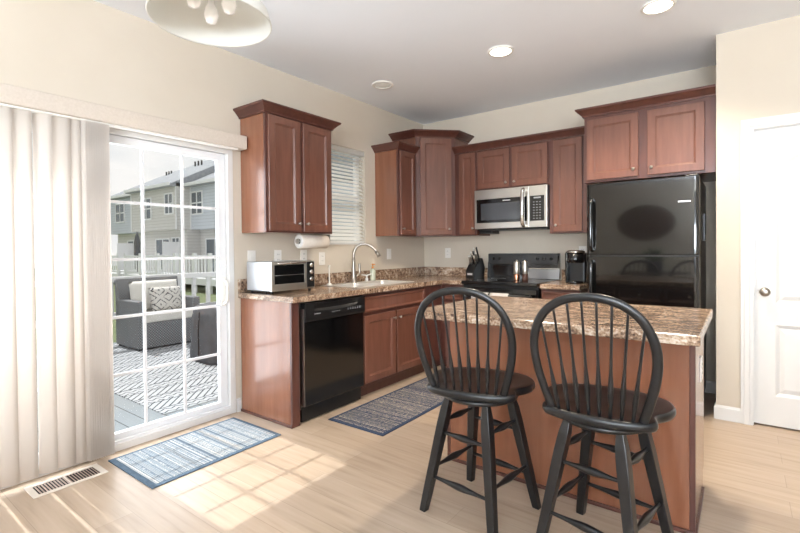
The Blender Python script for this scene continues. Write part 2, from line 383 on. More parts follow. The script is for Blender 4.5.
def baseboard(name, path):
    MB().sweep(path, [(0, 0), (.014, 0), (.014, .085), (.006, .1), (0, .1)]).build(name, trim_m, kind='structure')
    
baseboard('baseboard_back', [(2.955, -.0), (2.04, -.0)][::-1])
baseboard('baseboard_pantry', [(2.956, -.60), (2.956, -.66), (3.1, -.66)])
baseboard('baseboard_left', [(0, -2.606), (0, -2.572)][::1][::-1][::-1])
baseboard('baseboard_left_rear', [(0, -8.9), (0, -4.5)])

# ---- patio door (door_1)
D1 = sthing('door_1', (-.06, -3.54, 0))
b = MB().plate(rect(DY0, DY1, 0, DZ), [rect(DY0+.045, DY1-.045, .045, DZ-.045)], -.13, .006, 'yz')
b.build('door_frame', trim_m, D1, bevel=.003)
MB().box(-.13, -.001, DY0+.045, DY1-.045, .0451, .062).build('threshold_track', vinyl, D1)
def sash(y0, y1, x, nm):
    gy0, gy1, gz0, gz1 = y0+.06, y1-.06, .10, 1.915
    fr_ = MB().plate(rect(y0, y1, .063, DZ-.047), [rect(gy0, gy1, gz0, gz1)], x-.018, x+.018, 'yz').build(nm, vinyl, D1, bevel=.003)
    g = MB().box(x-.003, x+.003, gy0, gy1, gz0, gz1).build('glass', glass, fr_)
    b = MB(); W = (gy1-gy0)/3; H = (gz1-gz0)/5
    for k in (1, 2): b.box(x+.0035, x+.012, gy0+W*k-.009, gy0+W*k+.009, gz0, gz1)
    for k in (1, 2, 3, 4): b.box(x+.004, x+.0125, gy0, gy1, gz0+H*k-.009, gz0+H*k+.009)
    b.build('muntin_grid', vinyl, fr_)
    return fr_
s1 = sash(-3.575, -2.66, -.045, 'sliding_panel')
s2 = sash(-4.424, -3.505, -.092, 'fixed_panel')
hb = MB(); hb.tube(spline([(-.027, -2.688, 1.02), (.018, -2.686, 1.0), (.028, -2.684, .93), (.018, -2.686, .86), (-.027, -2.688, .84)]), .010, 8)
hb.box(-.028, -.020, -2.705, -2.667, .82, 1.04, .003).build('door_handle', white_p, s1)
MB().box(-.03, -.015, -2.625, -2.607, .9, .96).build('latch_plate', nickel, D1)

# ---- window over the sink (window_1)
W1 = sthing('window_1', (-.1, (WY0+WY1)/2, WZ0))
MB().plate(rect(WY0, WY1, WZ0, WZ1), [rect(WY0+.04, WY1-.04, WZ0+.04, WZ1-.04)], -.13, -.08, 'yz').box(-.125, -.085, WY0+.04, WY1-.04, 1.745, 1.78).build('window_frame', vinyl, W1, bevel=.003)
MB().box(-.106, -.1, WY0+.04, WY1-.04, WZ0+.04, WZ1-.04).build('window_glass', glass, W1)
MB().box(-.08, .012, WY0, WY1, WZ0, WZ0+.014).build('window_sill', trim_m, W1)
sh = thing('window_blind', 'white horizontal slat blind filling the window over the sink', 'blind', (-.03, (WY0+WY1)/2, WZ0+.02))
MB().box(-.06, -.003, WY0+.008, WY1-.008, WZ1-.05, WZ1-.004, .003).build('head_rail', slat_m, sh)
MB().box(-.055, -.01, WY0+.012, WY1-.012, WZ0+.018, WZ0+.038, .003).build('bottom_rail', slat_m, sh)
for k in range(24):
    zc = WZ0+.06+k*.0355
    MB().box(-.024, .024, WY0+.012, WY1-.012, -.0015, .0015, M=Matrix.Translation((-.034, 0, zc)) @ Matrix.Rotation(R(36), 4, 'Y')).build('slat', slat_m, sh)
for yy in (WY0+.1, WY1-.1):
    MB().cyl((-.034, yy, WZ0+.03), (-.034, yy, WZ1-.03), .0012, seg=6).build('ladder_cord', slat_m, sh)

# ---- pantry door (door_2)
D2 = sthing('door_2', (3.52, -.62, 0))
x0, x1 = 3.17, 3.882
def arch(xa, xb, z0, zs, rise, inset=0, N=14):
    xa += inset; xb -= inset; z0 += inset; pts = [(xa, z0), (xb, z0)]
    for k in range(N+1):
        t = 1-k/N; x = xa+(xb-xa)*t; s_ = math.sin(math.pi*t)
        pts.append((x, zs-inset+rise*(.5-.5*math.cos(2*math.pi*t))))
    return pts
up_o = arch(x0+.115, x1-.115, .845, 1.80, .105); up_i = arch(x0+.115, x1-.115, .845, 1.80, .105, .022)
lo_o = rect(x0+.115, x1-.115, .215, .70); lo_i = rect(x0+.137, x1-.137, .237, .678)
b = MB().plate(rect(x0, x1, .012, 2.032), [up_o, lo_o], -.64, -.605, 'xz')
for o_, i_ in ((up_o, up_i), (lo_o, lo_i)):
    ii = [(.5*(x0+x1)+(x-.5*(x0+x1))*.86, 0, z) for x, z in i_]
    b.rings([[(x, -.607, z) for x, z in o_], [(x, -.64, z) for x, z in o_], [(x, -.628, z) for x, z in i_], [(.5*(x0+x1)+(x-.5*(x0+x1))*.88, -.637, z+(.03 if z < (.5 if i_ is lo_i else 1.3) else -.03)) for x, z in i_]])
b.build('door_leaf', trim_m, D2)
b = MB()
for a0, a1 in ((3.096, 3.1655), (3.8865, 3.956)): b.box(a0, a1, -.678, -.6605, 0, 2.0362).box(a0+.02, a1-.02, -.686, -.6781, 0, 2.0545, .003)
b.box(3.096, 3.956, -.678, -.6605, 2.0365, 2.1065).box(3.116, 3.936, -.686, -.6781, 2.055, 2.09, .003)
b.build('door_casing', trim_m, D2)
b = MB().prism([(3.166, .001), (3.1695, .001), (3.1695, 2.0325), (3.8825, 2.0325), (3.8825, .001), (3.886, .001), (3.886, 2.036), (3.166, 2.036)], -.66, -.56, 'xz').build('door_jamb', trim_m, D2)
MB().lathe([(.028, 0), (.028, .006), (.011, .01), (.011, .03), (.024, .038), (.03, .05), (.027, .062), (.012, .068), (0, .068)], (3.228, -.641, .925), (0, -1, 0)).build('door_knob', nickel, D2)
MB().box(3.168, 3.1715, -.655, -.638, .895, .955).build('strike_plate', nickel, D2)

# ================================================================ CABINETS
CROWN = [(0, 0), (.012, 0), (.016, .012), (.026, .022), (.048, .046), (.058, .052), (.062, .062), (.062, .068), (0, .068)]
def crown(path, z, name, parent=None, k=1): return MB().sweep(path, [(o*k, z+h) for o, h in CROWN]).build(name, cherry_d, parent)
def knob(org, nrm, parent):
    return MB().lathe([(.008, 0), (.006, .003), (.005, .012), (.011, .017), (.0135, .023), (.011, .028), (0, .030)], org, nrm, 14).build('knob', nickel, parent)
def panel_door(org, u, nrm, wdt, h, parent, name='door', kn=None, rail=.055, m=None):
    """org = lower corner at the back of the door; u = along the width"""
    M = frame_M(org, u, nrm); T = .019
    def rc(i, d): return [(i, d, i), (wdt-i, d, i), (wdt-i, d, h-i), (i, d, h-i)]
    b = MB().rings([rc(0, 0), rc(0, T-.003), rc(.003, T), rc(rail, T), rc(rail+.004, T-.005), rc(rail+.008, T-.006), rc(rail+.012, T-.010)], M)
    d = b.build(name, m or cherry, parent)
    if kn:
        p = M @ Vector((kn[0], T, kn[1])); knob(p, nrm, d)
    return d
X_, Y_ = Vector((1, 0, 0)), Vector((0, 1, 0))
ZB = 1.372
def carcass(b, x0, x1, y0, y1, z0, z1): b.box(x0, x1, y0, y1, z0, z1, .0015, 1)
# A : double door cabinet left of the window
cA = thing('wall_cabinet', 'double-door cherry wall cabinet between the patio door and the window', 'cabinet', (0, -2.2, ZB))
MB().box(.001, .285, -2.54, -1.865, ZB, 2.25).build('cabinet_box', panel_w, cA)
MB().box(.285, .305, -2.541, -1.864, ZB-.001, 2.255, .001, 1).build('face_frame', cherry_d, cA)
panel_door((.305, -2.522, ZB+.012), Y_, X_, .302, .858, cA, kn=(.275, .06))
panel_door((.305, -2.189, ZB+.012), Y_, X_, .302, .858, cA, kn=(.027, .06))
crown([(.001, -2.54), (.305, -2.54), (.305, -1.865), (.001, -1.865)][::1], 2.25, 'crown_molding', cA)
# B : narrow cabinet right of the window
cB = thing('wall_cabinet', 'narrow single-door cherry wall cabinet between the window and the taller corner cabinet', 'cabinet', (0, -.77, ZB))
MB().box(.001, .285, -.924, -.612, ZB, 2.25).build('cabinet_box', panel_w, cB)
MB().box(.285, .305, -.925, -.612, ZB-.001, 2.255, .001, 1).build('face_frame', cherry_d, cB)
panel_door((.305, -.90, ZB+.012), Y_, X_, .262, .858, cB, kn=(.025, .06), rail=.05)
crown([(.001, -.924), (.305, -.924), (.305, -.612)], 2.25, 'crown_molding', cB)
# corner : diagonal
cC = thing('corner_wall_cabinet', 'tall diagonal single-door cherry cabinet in the corner of the room', 'cabinet', (.2, -.2, ZB))
P5 = [(.001, -.001), (.001, -.610), (.305, -.610), (.610, -.305), (.610, -.001)]
MB().prism(P5, ZB, 2.43).build('cabinet_box', cherry, cC)
u = Vector((1, 1, 0)).normalized(); nn = Vector((1, -1, 0)).normalized(); wd = .4313
def on_diag(s_, z, o=0): p = Vector((.305, -.610, z))+u*s_+nn*o; return p
MB().box(0, wd, 0, .012, 0, 2.431-ZB, .001, 1, M=frame_M(on_diag(0, ZB), u, nn)).build('face_frame', cherry_d, cC)
panel_door(on_diag(.045, ZB+.014, .012), u, nn, wd-.09, 1.03, cC, kn=(wd-.09-.03, .06))
crown([(.001, -.610), (.305, -.610), (.610, -.305), (.610, -.001)], 2.43, 'crown_molding', cC, 1.3)
# D : narrow cabinet left of microwave
cD = thing('wall_cabinet', 'narrow cherry wall cabinet between the corner cabinet and the microwave', 'cabinet', (.75, 0, ZB))
MB().box(.612, .876, -.285, -.001, ZB, 2.25).build('cabinet_box', cherry, cD)
MB().box(.612, .8765, -.305, -.285, ZB-.001, 2.255, .001, 1).build('face_frame', cherry_d, cD)
panel_door((.672, -.305, ZB+.014), X_, -Y_, .190, .856, cD, kn=(.165, .06), rail=.045)
cE = thing('over_range_cabinet', 'short double-door cherry cabinet above the microwave', 'cabinet', (1.26, 0, 1.835))
MB().box(.878, 1.639, -.285, -.001, 1.836, 2.25).build('cabinet_box', cherry, cE)
MB().box(.8775, 1.6395, -.305, -.285, 1.835, 2.255, .001, 1).build('face_frame', cherry_d, cE)
panel_door((.892, -.305, 1.85), X_, -Y_, .348, .385, cE, kn=(.318, .045))
panel_door((1.270, -.305, 1.85), X_, -Y_, .355, .385, cE, kn=(.03, .045))
cF = thing('wall_cabinet', 'single-door cherry wall cabinet between the microwave and the refrigerator', 'cabinet', (1.82, 0, ZB))
MB().box(1.641, 2.0, -.285, -.001, ZB, 2.25).build('cabinet_box', cherry, cF)
MB().box(1.6405, 2.0, -.305, -.285, ZB-.001, 2.255, .001, 1).build('face_frame', cherry_d, cF)
panel_door((1.68, -.305, ZB+.014), X_, -Y_, .262, .856, cF, kn=(.027, .06))
tag(crown([(.612, -.305), (2.035, -.305)], 2.256, 'crown_molding'), 'long cherry crown molding over the cabinets either side of the microwave', 'molding')
cG = thing('refrigerator_cabinet', 'deep double-door cherry cabinet above the refrigerator', 'cabinet', (2.5, 0, 1.777))
MB().box(2.04, 2.951, -.59, -.001, 1.778, 2.325).build('cabinet_box', cherry, cG)
MB().box(2.04, 2.952, -.61, -.59, 1.777, 2.33, .001, 1).build('face_frame', cherry_d, cG)
panel_door((2.062, -.61, 1.797), X_, -Y_, .388, .50, cG, kn=(.355, .055))
panel_door((2.512, -.61, 1.797), X_, -Y_, .372, .50, cG, kn=(.03, .055))
crown([(2.04, -.001), (2.04, -.61), (2.951, -.61)], 2.325, 'crown_molding', cG)

# ---- base cabinets
eP = thing('end_panel', 'cherry end panel closing the counter run beside the patio door', 'panel', (.3, -2.54, 0))
MB().box(.016, .59, -2.567, -2.546, .0, .873).build('side_panel', panel_w, eP)
MB().box(.59, .61, -2.568, -2.5, 0, .873, .001, 1).build('front_stile', cherry_d, eP)
MB().box(.002, .612, -2.578, -2.568, 0, .018, .003).build('shoe_molding', cherry_d, eP)
sB = thing('sink_base_cabinet', 'two-door cherry base cabinet under the sink with a false drawer front', 'cabinet', (.3, -1.39, 0))
MB().box(.02, .59, -1.842, -.932, .10, .735).box(.02, .54, -1.842, -.932, 0, .10).build('cabinet_box', cherry_d, sB)
MB().box(.59, .61, -1.843, -.931, .10, .869, .001, 1).build('face_frame', cherry_d, sB)
panel_door((.61, -1.825, .718), Y_, X_, .88, .125, sB, 'false_drawer_front', rail=.012)
panel_door((.61, -1.825, .128), Y_, X_, .42, .56, sB, kn=(.39, .50))
panel_door((.61, -1.385, .128), Y_, X_, .42, .56, sB, kn=(.03, .50))
cb = thing('corner_base_cabinet', 'cherry corner base cabinet filling the inside corner next to the range', 'cabinet', (.4, -.4, 0))
MB().prism([(.02, -.93), (.61, -.93), (.61, -.61), (.884, -.61), (.884, -.02), (.02, -.02)], .10, .869).prism([(.02, -.93), (.54, -.93), (.54, -.54), (.884, -.54), (.884, -.02), (.02, -.02)], 0, .0999).build('cabinet_box', cherry_d, cb)
panel_door((.665, -.61, .128), X_, -Y_, .205, .56, cb, kn=(.175, .50), rail=.04)
panel_door((.665, -.61, .718), X_, -Y_, .205, .125, cb, 'drawer', kn=(.10, .06), rail=.012)
rb = thing('base_cabinet', 'small cherry base cabinet between the range and the refrigerator', 'cabinet', (1.83, -.3, 0))
MB().box(1.662, 2.0, -.61, -.02, .10, .869).box(1.662, 2.0, -.54, -.02, 0, .1).build('cabinet_box', cherry_d, rb)
panel_door((1.675, -.61, .718), X_, -Y_, .305, .13, rb, 'drawer', kn=(.15, .065), rail=.012)
panel_door((1.675, -.61, .128), X_, -Y_, .305, .56, rb, kn=(.03, .50))

# ---- counters
SY0, SY1, SX0, SX1 = -1.80, -.98, .085, .535
ct = thing('countertop', 'L-shaped brown granite-pattern countertop with the sink let in', 'countertop', (.3, -1.3, .872))
MB().plate([(.001, -2.582), (.648, -2.582), (.648, -.648), (.886, -.648), (.886, -.001), (.001, -.001)], [rect(SX0+.015, SX1-.015, SY0+.015, SY1-.015)], .873, .914).build('counter_slab', lam, ct, bevel=.006)
MB().prism([(.001, -2.582), (.021, -2.582), (.021, -.021), (.886, -.021), (.886, -.001), (.001, -.001)], .9141, 1.017).build('backsplash', lam, ct, bevel=.003)
cr_ = thing('countertop', 'short granite-pattern countertop between the range and the refrigerator', 'countertop', (1.83, -.3, .872))
MB().box(1.66, 2.005, -.648, -.001, .873, .914).build('counter_slab', lam, cr_, bevel=.006)
MB().box(1.66, 2.005, -.021, -.001, .9141, 1.017).build('backsplash', lam, cr_, bevel=.003)

# ---- sink, faucet
sk = thing('kitchen_sink', 'double-bowl stainless sink set in the counter under the window', 'sink', (.31, -1.39, .75))
def bowl(b, x0, x1, y0, y1, zt, zb):
    def rr(i, z, c=.05, n=5):
        pts = []
        for cx, cy, a0 in ((x1-i-c, y1-i-c, 0), (x0+i+c, y1-i-c, 90), (x0+i+c, y0+i+c, 180), (x1-i-c, y0+i+c, 270)):
            for k in range(n): a = R(a0+90*k/(n-1)); pts.append((cx+c*math.cos(a), cy+c*math.sin(a), z))
        return pts
    seq = [rr(0, zt), rr(.006, zt-.01), rr(.012, zb+.03), rr(.04, zb)]
    rg = [[b.bm.verts.new(p) for p in q] for q in seq]
    for A, B in zip(rg, rg[1:]):
        k = len(A)
        for i in range(k): b.bm.faces.new((A[i], A[(i+1) % k], B[(i+1) % k], B[i])).smooth = True
    b.bm.faces.new(rg[-1]); return [(p[0], p[1]) for p in seq[0]]
b = MB(); h1 = bowl(b, SX0+.07, SX1-.03, SY0+.03, -1.41, .918, .75); h2 = bowl(b, SX0+.07, SX1-.03, -1.37, SY1-.03, .918, .75)
b.plate(rect(SX0, SX1, SY0, SY1), [h1, h2], .9145, .9185)
b.build('basin', sink_m, sk)
for yy in (-1.59, -1.19): MB().lathe([(.0, .0), (.04, .0), (.042, .003), (.03, .004), (0, .002)], (.31, yy, .7505)).build('drain', steel, sk)
fc = thing('kitchen_faucet', 'tall brushed gooseneck faucet with side lever behind the sink', 'faucet', (.12, -1.40, .9186))
MB().lathe([(.03, 0), (.03, .008), (.024, .014), (.022, .06), (.018, .09), (.0165, .20), (.0135, .24)], (.12, -1.40, .9186)).build('faucet_body', nickel, fc)
sp = spline([(.12, -1.40, 1.14), (.125, -1.396, 1.21), (.15, -1.375, 1.265), (.20, -1.335, 1.288), (.25, -1.295, 1.268), (.285, -1.268, 1.225), (.292, -1.26, 1.21)], 6)
MB().tube(sp, .0125, 12).build('gooseneck_spout', nickel, fc)
MB().cyl((.288, -1.264, 1.218), (.312, -1.245, 1.165), .0165, .02).build('spray_head', nickel, fc)
MB().tube(spline([(.13, -1.375, .98), (.14, -1.345, 1.0), (.14, -1.335, 1.03), (.135, -1.335, 1.10)]), lambda t: .008+.004*t, 10).build('lever', nickel, fc)
ds = thing('soap_dispenser', 'small white built-in dispenser tap right of the faucet', 'dispenser', (.125, -1.215, .9186))
MB().lathe([(.014, 0), (.014, .03), (.008, .035), (.008, .06)], (.125, -1.215, .9186)).build('dispenser_body', white_p, ds)
MB().tube([(.09, -1.255, .985), (.125, -1.215, .978), (.16, -1.185, .992)], .006, 8).build('spout', white_p, ds)
sb = thing('soap_bottle', 'pale dish soap bottle with amber pump behind the sink', 'bottle', (.105, -1.10, .9186))
MB().lathe([(0, 0), (.028, 0), (.03, .006), (.03, .10), (.02, .118), (.012, .124), (0, .124)], (.105, -1.10, .9186)).build('bottle_body', soap_m, sb)
MB().lathe([(.012, .124), (.013, .14), (.006, .142), (.006, .16), (.012, .162), (.012, .17), (0, .172)], (.105, -1.10, .9186)).box(.1, .135, -1.106, -1.094, 1.078, 1.088, .002).build('pump', amber, sb)
tag(MB().lathe([(0, 0), (.026, 0), (.026, .008), (.008, .018), (.006, .04), (.006, .16), (.010, .17), (.010, .18), (0, .182)], (.125, -1.748+.02, .9186-.004+.0000)).build('plunger_stand', white_p), 'slim white upright stand with flared foot left of the sink', 'stand').location.z = .9187
tag(MB().lathe([(0, 0), (.013, 0), (.013, .006), (0, .009)], (.11, -1.52, .9187)).build('sink_hole_cap', chrome), 'small round chrome cap on the sink rim left of the faucet', 'cap')

# ---- dishwasher
dw = thing('dishwasher', 'black built-in dishwasher with curved grip slot between the end panel and sink cabinet', 'dishwasher', (.3, -2.17, 0))
MB().box(.04, .595, -2.482, -1.85, .1, .868).build('tub_casing', steel, dw)
MB().box(.597, .635, -2.478, -1.848, .125, .725, .006).build('door_panel', black_gloss, dw)
cp = MB()
prof = [(.597, .726), (.645, .726), (.652, .74), (.652, .80)]
N = 16; rings_ = []
for k in range(N+1):
    t = k/N; y = -2.478+.63*t; d = math.sin(math.pi*min(1, max(0, (t-.12)/.76)))**.6*.022 if .12 < t < .88 else 0
    rings_.append([(.597, y, .727), (.645, y, .727), (.652, y, .742), (.652, y, .805-d*.6), (.652-d, y, .822-d*.5), (.652-d*1.0, y, .845), (.648, y, .862), (.597, y, .862)])
cp.rings(rings_).build('control_panel', black_m, dw)
MB().box(.652, .6535, -2.395, -2.335, .776, .781).build('nameplate', silver_txt, dw)
b = MB(); 
for k in range(5): b.box(.652, .6533, -2.22+k*.018, -2.208+k*.018, .774, .778)
for k in range(6): b.box(.652, .6533, -2.05+k*.027, -2.04+k*.027, .772, .782).box(.652, .6533, -2.052+k*.027, -2.038+k*.027, .788, .790)
b.build('panel_markings', grey_txt, dw)
MB().box(.56, .60, -2.478, -1.85, .012, .118).build('toe_kick', black_m, dw)
MB().box(.597, .638, -2.4835, -2.479, .13, .82).build('door_edge_trim', steel, dw)

# ---- range
rg = thing('range', 'black electric range with glass cooktop and upright control panel', 'stove', (1.27, -.33, 0))
MB().box(.892, 1.652, -.64, -.03, .08, .885).box(.92, 1.63, -.60, -.05, 0, .08).build('range_body', black_m, rg)
MB().box(.889, 1.655, -.685, -.03, .888, .921, .008, 3).build('cooktop', black_gloss, rg)
b = MB()
for cx, cy, r_ in ((1.08, -.50, .10), (1.47, -.50, .085), (1.08, -.24, .075), (1.47, -.24, .10)): b.lathe([(r_-.003, 0), (r_, .0002), (r_, .0005), (r_-.003, .0006), (r_-.003, 0)], (cx, cy, .9212), seg=40)
b.build('burner_rings', grey_txt, rg)
# sloped backguard
b = MB().rings([[(x, -.115, .921), (x, -.03, .921), (x, -.03, 1.178), (x, -.06, 1.178), (x, -.10, 1.065), (x, -.10, 1.05), (x, -.115, .95)] for x in (.895, 1.652)])
b.build('backguard', black_gloss, rg)
sl = math.atan2(.04, .113)
def on_guard(x, s_): return Vector((x, -.10+.04*s_-.0005, 1.065+.113*s_))
gn = Vector((0, -.113, .04)).normalized()
MB().box(0, .745, 0, .003, 0, .105, M=frame_M(on_guard(.902, .04), X_, gn) @ Matrix.Rotation(-sl*0, 4, 'X')).build('control_fascia', mat('range_fascia', '2A2A2C', .25), rg)
for kx in (.965, 1.035, 1.445, 1.515, 1.585):
    kn_ = MB().lathe([(.021, 0), (.021, .004), (.016, .008), (.014, .022), (0, .023)], on_guard(kx, .45)+gn*.003, gn, 16).box(-.003, .003, -.014, .014, .018, .027, M=Matrix.Translation(on_guard(kx, .45)+gn*.003) @ Vector((0, 0, 1)).rotation_difference(gn).to_matrix().to_4x4()).build('control_knob', black_gloss, rg)
b = MB()
for kx in (.965, 1.035, 1.445, 1.515, 1.585):
    p = on_guard(kx, .45); 
    for a in range(0, 360, 40): q = Vector((math.cos(R(a))*.029, 0, math.sin(R(a))*.029)); c = p+gn*.0037+X_*q.x+Vector((0, .04, .113)).normalized()*q.z; b.box(c.x-.003, c.x+.003, c.y-.0012, c.y+.0012, c.z-.003, c.z+.003)
for k in range(6): c = on_guard(1.17+k*.03, .6)+gn*.0037; b.box(c.x-.006, c.x+.006, c.y-.0009, c.y+.0009, c.z-.002, c.z+.002)
for k in range(6): c = on_guard(1.17+k*.03, .3)+gn*.0037; b.box(c.x-.005, c.x+.005, c.y-.0009, c.y+.0009, c.z-.001, c.z+.001)
b.build('panel_markings', silver_txt, rg)
od = MB().box(.9, 1.645, -.675, -.645, .22, .86, .006).build('oven_door', black_gloss, rg)
MB().tube([(.93, -.72, .80), (1.615, -.72, .80)], .011, 12).cyl((.96, -.675, .80), (.96, -.72, .80), .009).cyl((1.585, -.675, .80), (1.585, -.72, .80), .009).build('oven_handle', black_m, od)
MB().box(1.0, 1.54, -.678, -.6751, .42, .72).build('oven_window', black_m, od)
MB().box(.9, 1.645, -.672, -.645, .09, .21, .005).build('storage_drawer', black_m, rg)
def towel(x0, x1, zb, label):
    ys = [(-.7345, zb), (-.7345, .79), (-.7335, .806), (-.726, .8165), (-.72, .8175), (-.712, .8145), (-.7065, .806), (-.706, .79), (-.706, zb+.07)]
    b = MB(); N = 8; V = []
    for k in range(N+1):
        t = k/N; V.append([b.bm.verts.new((x0+(x1-x0)*t, y-.003*math.sin(t*9)*(1 if y < -.72 else -.4)-.002, z)) for y, z in ys])
    for i in range(N):
        for j in range(len(ys)-1): b.bm.faces.new((V[i][j], V[i+1][j], V[i+1][j+1], V[i][j+1])).smooth = True
    o = b.build('dish_towel', towel_m); tag(o, label, 'towel', 'dish towels on the oven handle')
    sd = o.modifiers.new('thickness', 'SOLIDIFY'); sd.thickness = .003; sd.offset = 1
towel(1.03, 1.20, .52, 'left light grey dish towel hanging on the oven handle'); towel(1.22, 1.40, .50, 'right light grey dish towel hanging on the oven handle')
def mill(x, y, label, bm):
    t_ = thing('pepper_mill', label, 'mill', (x, y, .9215), 'tall steel-topped grinders on the cooktop')
    MB().lathe([(0, 0), (.027, 0), (.028, .01), (.027, .06), (.026, .065)], (x, y, .9215)).build('grinder_base', bm, t_)
    MB().lathe([(.027, .065), (.028, .07), (.028, .178), (.024, .186), (.010, .19), (.008, .2), (0, .202)], (x, y, .9215)).build('steel_sleeve', steel, t_)
mill(1.375, -.47, 'left steel and copper grinder standing on the cooktop', copper); mill(1.443, -.43, 'right steel grinder with darker base standing on the cooktop', brown_wood)
ty = thing('metal_tray', 'rectangular silver tray propped against the range control panel', 'tray', (1.515, -.135, .9215))
MB().box(-.158, .158, -.004, .004, 0, .098, .003, M=Matrix.Translation((1.515, -.142, .9225)) @ Matrix.Rotation(R(-12), 4, 'X')).build('tray_plate', mat('dull_tray_metal', '9A9DA1', .3, 1), ty)
MB().box(-.162, .162, -.008, .008, .098, .112, .004, M=Matrix.Translation((1.515, -.142, .9225)) @ Matrix.Rotation(R(-12), 4, 'X')).build('tray_rim', chrome, ty)

# ---- microwave
mw = thing('microwave', 'stainless over-range microwave with dark glass door and vertical bar handle', 'microwave', (1.26, -.2, 1.42))
MB().box(.881, 1.637, -.345, -.002, 1.43, 1.8335, .003).build('microwave_body', black_m, mw)
dr = MB().plate(rect(.8805, 1.462, 1.434, 1.832), [rect(.90, 1.44, 1.495, 1.735)], -.372, -.346, 'xz').build('microwave_door', steel, mw, bevel=.003)
MB().box(.90, 1.44, -.3655, -.350, 1.495, 1.735).build('door_glass', black_gloss, dr)
MB().box(.95, 1.37, -.3668, -.3656, 1.522, 1.692).build('door_window', mesh_m, dr)
MB().tube(spline([(1.415, -.372, 1.80), (1.415, -.405, 1.785), (1.415, -.42, 1.70), (1.415, -.424, 1.62), (1.415, -.42, 1.54), (1.415, -.405, 1.465), (1.415, -.372, 1.45)], 5), .021, 12).build('door_handle', chrome, dr)
MB().box(1.19, 1.27, -.3675, -.3655, 1.708, 1.717).build('nameplate', silver_txt, dr)
MB().box(1.464, 1.637, -.372, -.346, 1.434, 1.832, .003).build('control_surround', steel, mw)
kp = MB().box(1.472, 1.612, -.3745, -.3721, 1.495, 1.735, .001, 1).build('keypad', black_gloss, mw)
b = MB().box(1.51, 1.58, -.3756, -.3746, 1.708, 1.722)
for rr_ in range(7):
    for cc in range(3): b.box(1.505+cc*.03, 1.519+cc*.03, -.3754, -.3746, 1.515+rr_*.026, 1.521+rr_*.026)
b.build('keypad_markings', grey_txt, kp)
MB().box(.90, 1.62, -.33, -.02, 1.418, 1.4299).box(.90, 1.04, -.30, -.12, 1.388, 1.418, .003).build('vent_underside', black_m, mw)

# ---- refrigerator
FX0, FX1 = 2.102, 2.866
fr_ = thing('refrigerator', 'black top-freezer refrigerator beneath the deep cabinet', 'refrigerator', (2.48, -.4, 0))
MB().box(FX0+.004, FX1-.004, -.715, -.04, .06, 1.735, .004).box(FX0+.03, FX1-.03, -.66, -.06, 0, .06).build('refrigerator_body', fridge_side, fr_)
def fdoor(z0, z1, nm):
    N = 18; rgs = []
    prof = []
    for k in range(N+1):
        t = k/N; x = FX0+(FX1-FX0)*t; e = min(t, 1-t)*(FX1-FX0)
        d = .026*(1-min(1, e/.03))**2
        prof.append((x, -.805+d))
    xs = [FX0, FX0+.004, FX0+.012, FX0+.022, FX0+.032, FX1-.032, FX1-.022, FX1-.012, FX1-.004, FX1]; ds_ = [.03, .016, .006, .0015, 0, 0, .0015, .006, .016, .03]
    poly = [(x, -.81+d) for x, d in zip(xs, ds_)]+[(FX1, -.722), (FX0, -.722)]
    rgl = [[(x, y, z) for x, y in poly] for z in (z0, z1)]
    return MB().rings(rgl).build(nm, fridge_m, fr_, bevel=.003)
d1 = fdoor(1.178, 1.738, 'freezer_door'); d2 = fdoor(.075, 1.166, 'refrigerator_door')
MB().box(FX0+.03, FX1-.03, -.715, -.66, .005, .07).build('kick_grille', black_m, fr_)
def fh(z0, z1, d):
    MB().tube(spline([(FX0+.048, -.81, z0), (FX0+.048, -.85, z0+.015), (FX0+.048, -.862, z0+.08), (FX0+.048, -.862, z1-.08), (FX0+.048, -.85, z1-.015), (FX0+.048, -.81, z1)], 5), .015, 12).build('door_handle', black_gloss, d)
fh(1.215, 1.615, d1); fh(.62, 1.13, d2)
MB().box(2.735, 2.812, -.8125, -.81, 1.556, 1.566).build('nameplate', silver_txt, d1)
MB().box(FX1-.09, FX1-.01, -.78, -.70, 1.7385, 1.752, .004).build('hinge_cap', black_m, fr_)
tag(MB().box(FX1-.0035, FX1+.012, -.42, -.385, 1.28, 1.49, .002).build('utensil_strip', black_m), 'narrow black strip hanging on the right side of the refrigerator', 'holder')

# ---- counter-top objects
to = thing('toaster_oven', 'silver toaster oven with three knobs on the counter beside the patio door', 'toaster oven', (.21, -2.34, .914))
MB().box(.06, .345, -2.542, -2.125, .934, 1.152, .006).build('oven_casing', toast_side, to)
fp = MB().plate(rect(-2.542, -2.125, .934, 1.152), [rect(-2.515, -2.225, .985, 1.128)], .3452, .364, 'yz').build('front_frame', steel, to, bevel=.002)
MB().box(.35, .357, -2.515, -2.225, .985, 1.128).build('door_glass', black_gloss, to)
b = MB()
for k in range(9): b.cyl((.3575, -2.51, 1.05+.0), (.3575, -2.23, 1.05), .0015, seg=6) if k == 0 else None
b.build('wire_rack', steel, to)
MB().tube([(.366, -2.50, 1.14), (.39, -2.495, 1.14), (.39, -2.245, 1.14), (.366, -2.24, 1.14)], .007, 8).build('door_handle', chrome, to)
MB().box(.364, .366, -2.205, -2.13, .945, 1.145).build('control_strip', black_m, to)
for zz in (1.118, 1.065, 1.01): MB().lathe([(.019, 0), (.018, .014), (.014, .018), (0, .018)], (.366, -2.168, zz), (1, 0, 0)).build('knob', chrome, to)
for xx, yy in ((.09, -2.515), (.33, -2.515), (.09, -2.15), (.33, -2.15)): MB().cyl((xx, yy, .9142), (xx, yy, .935), .011).build('foot', black_m, to)
tag(MB().box(.075, .355, -2.5475, -2.5445, .9142, .917).tube([(.09, -2.555, .9175), (.09, -2.555, .935), (.32, -2.555, .935), (.32, -2.555, .9175)], .003, 6).build('wire_trivet', black_m), 'thin dark wire trivet edge at the foot of the toaster oven', 'trivet')
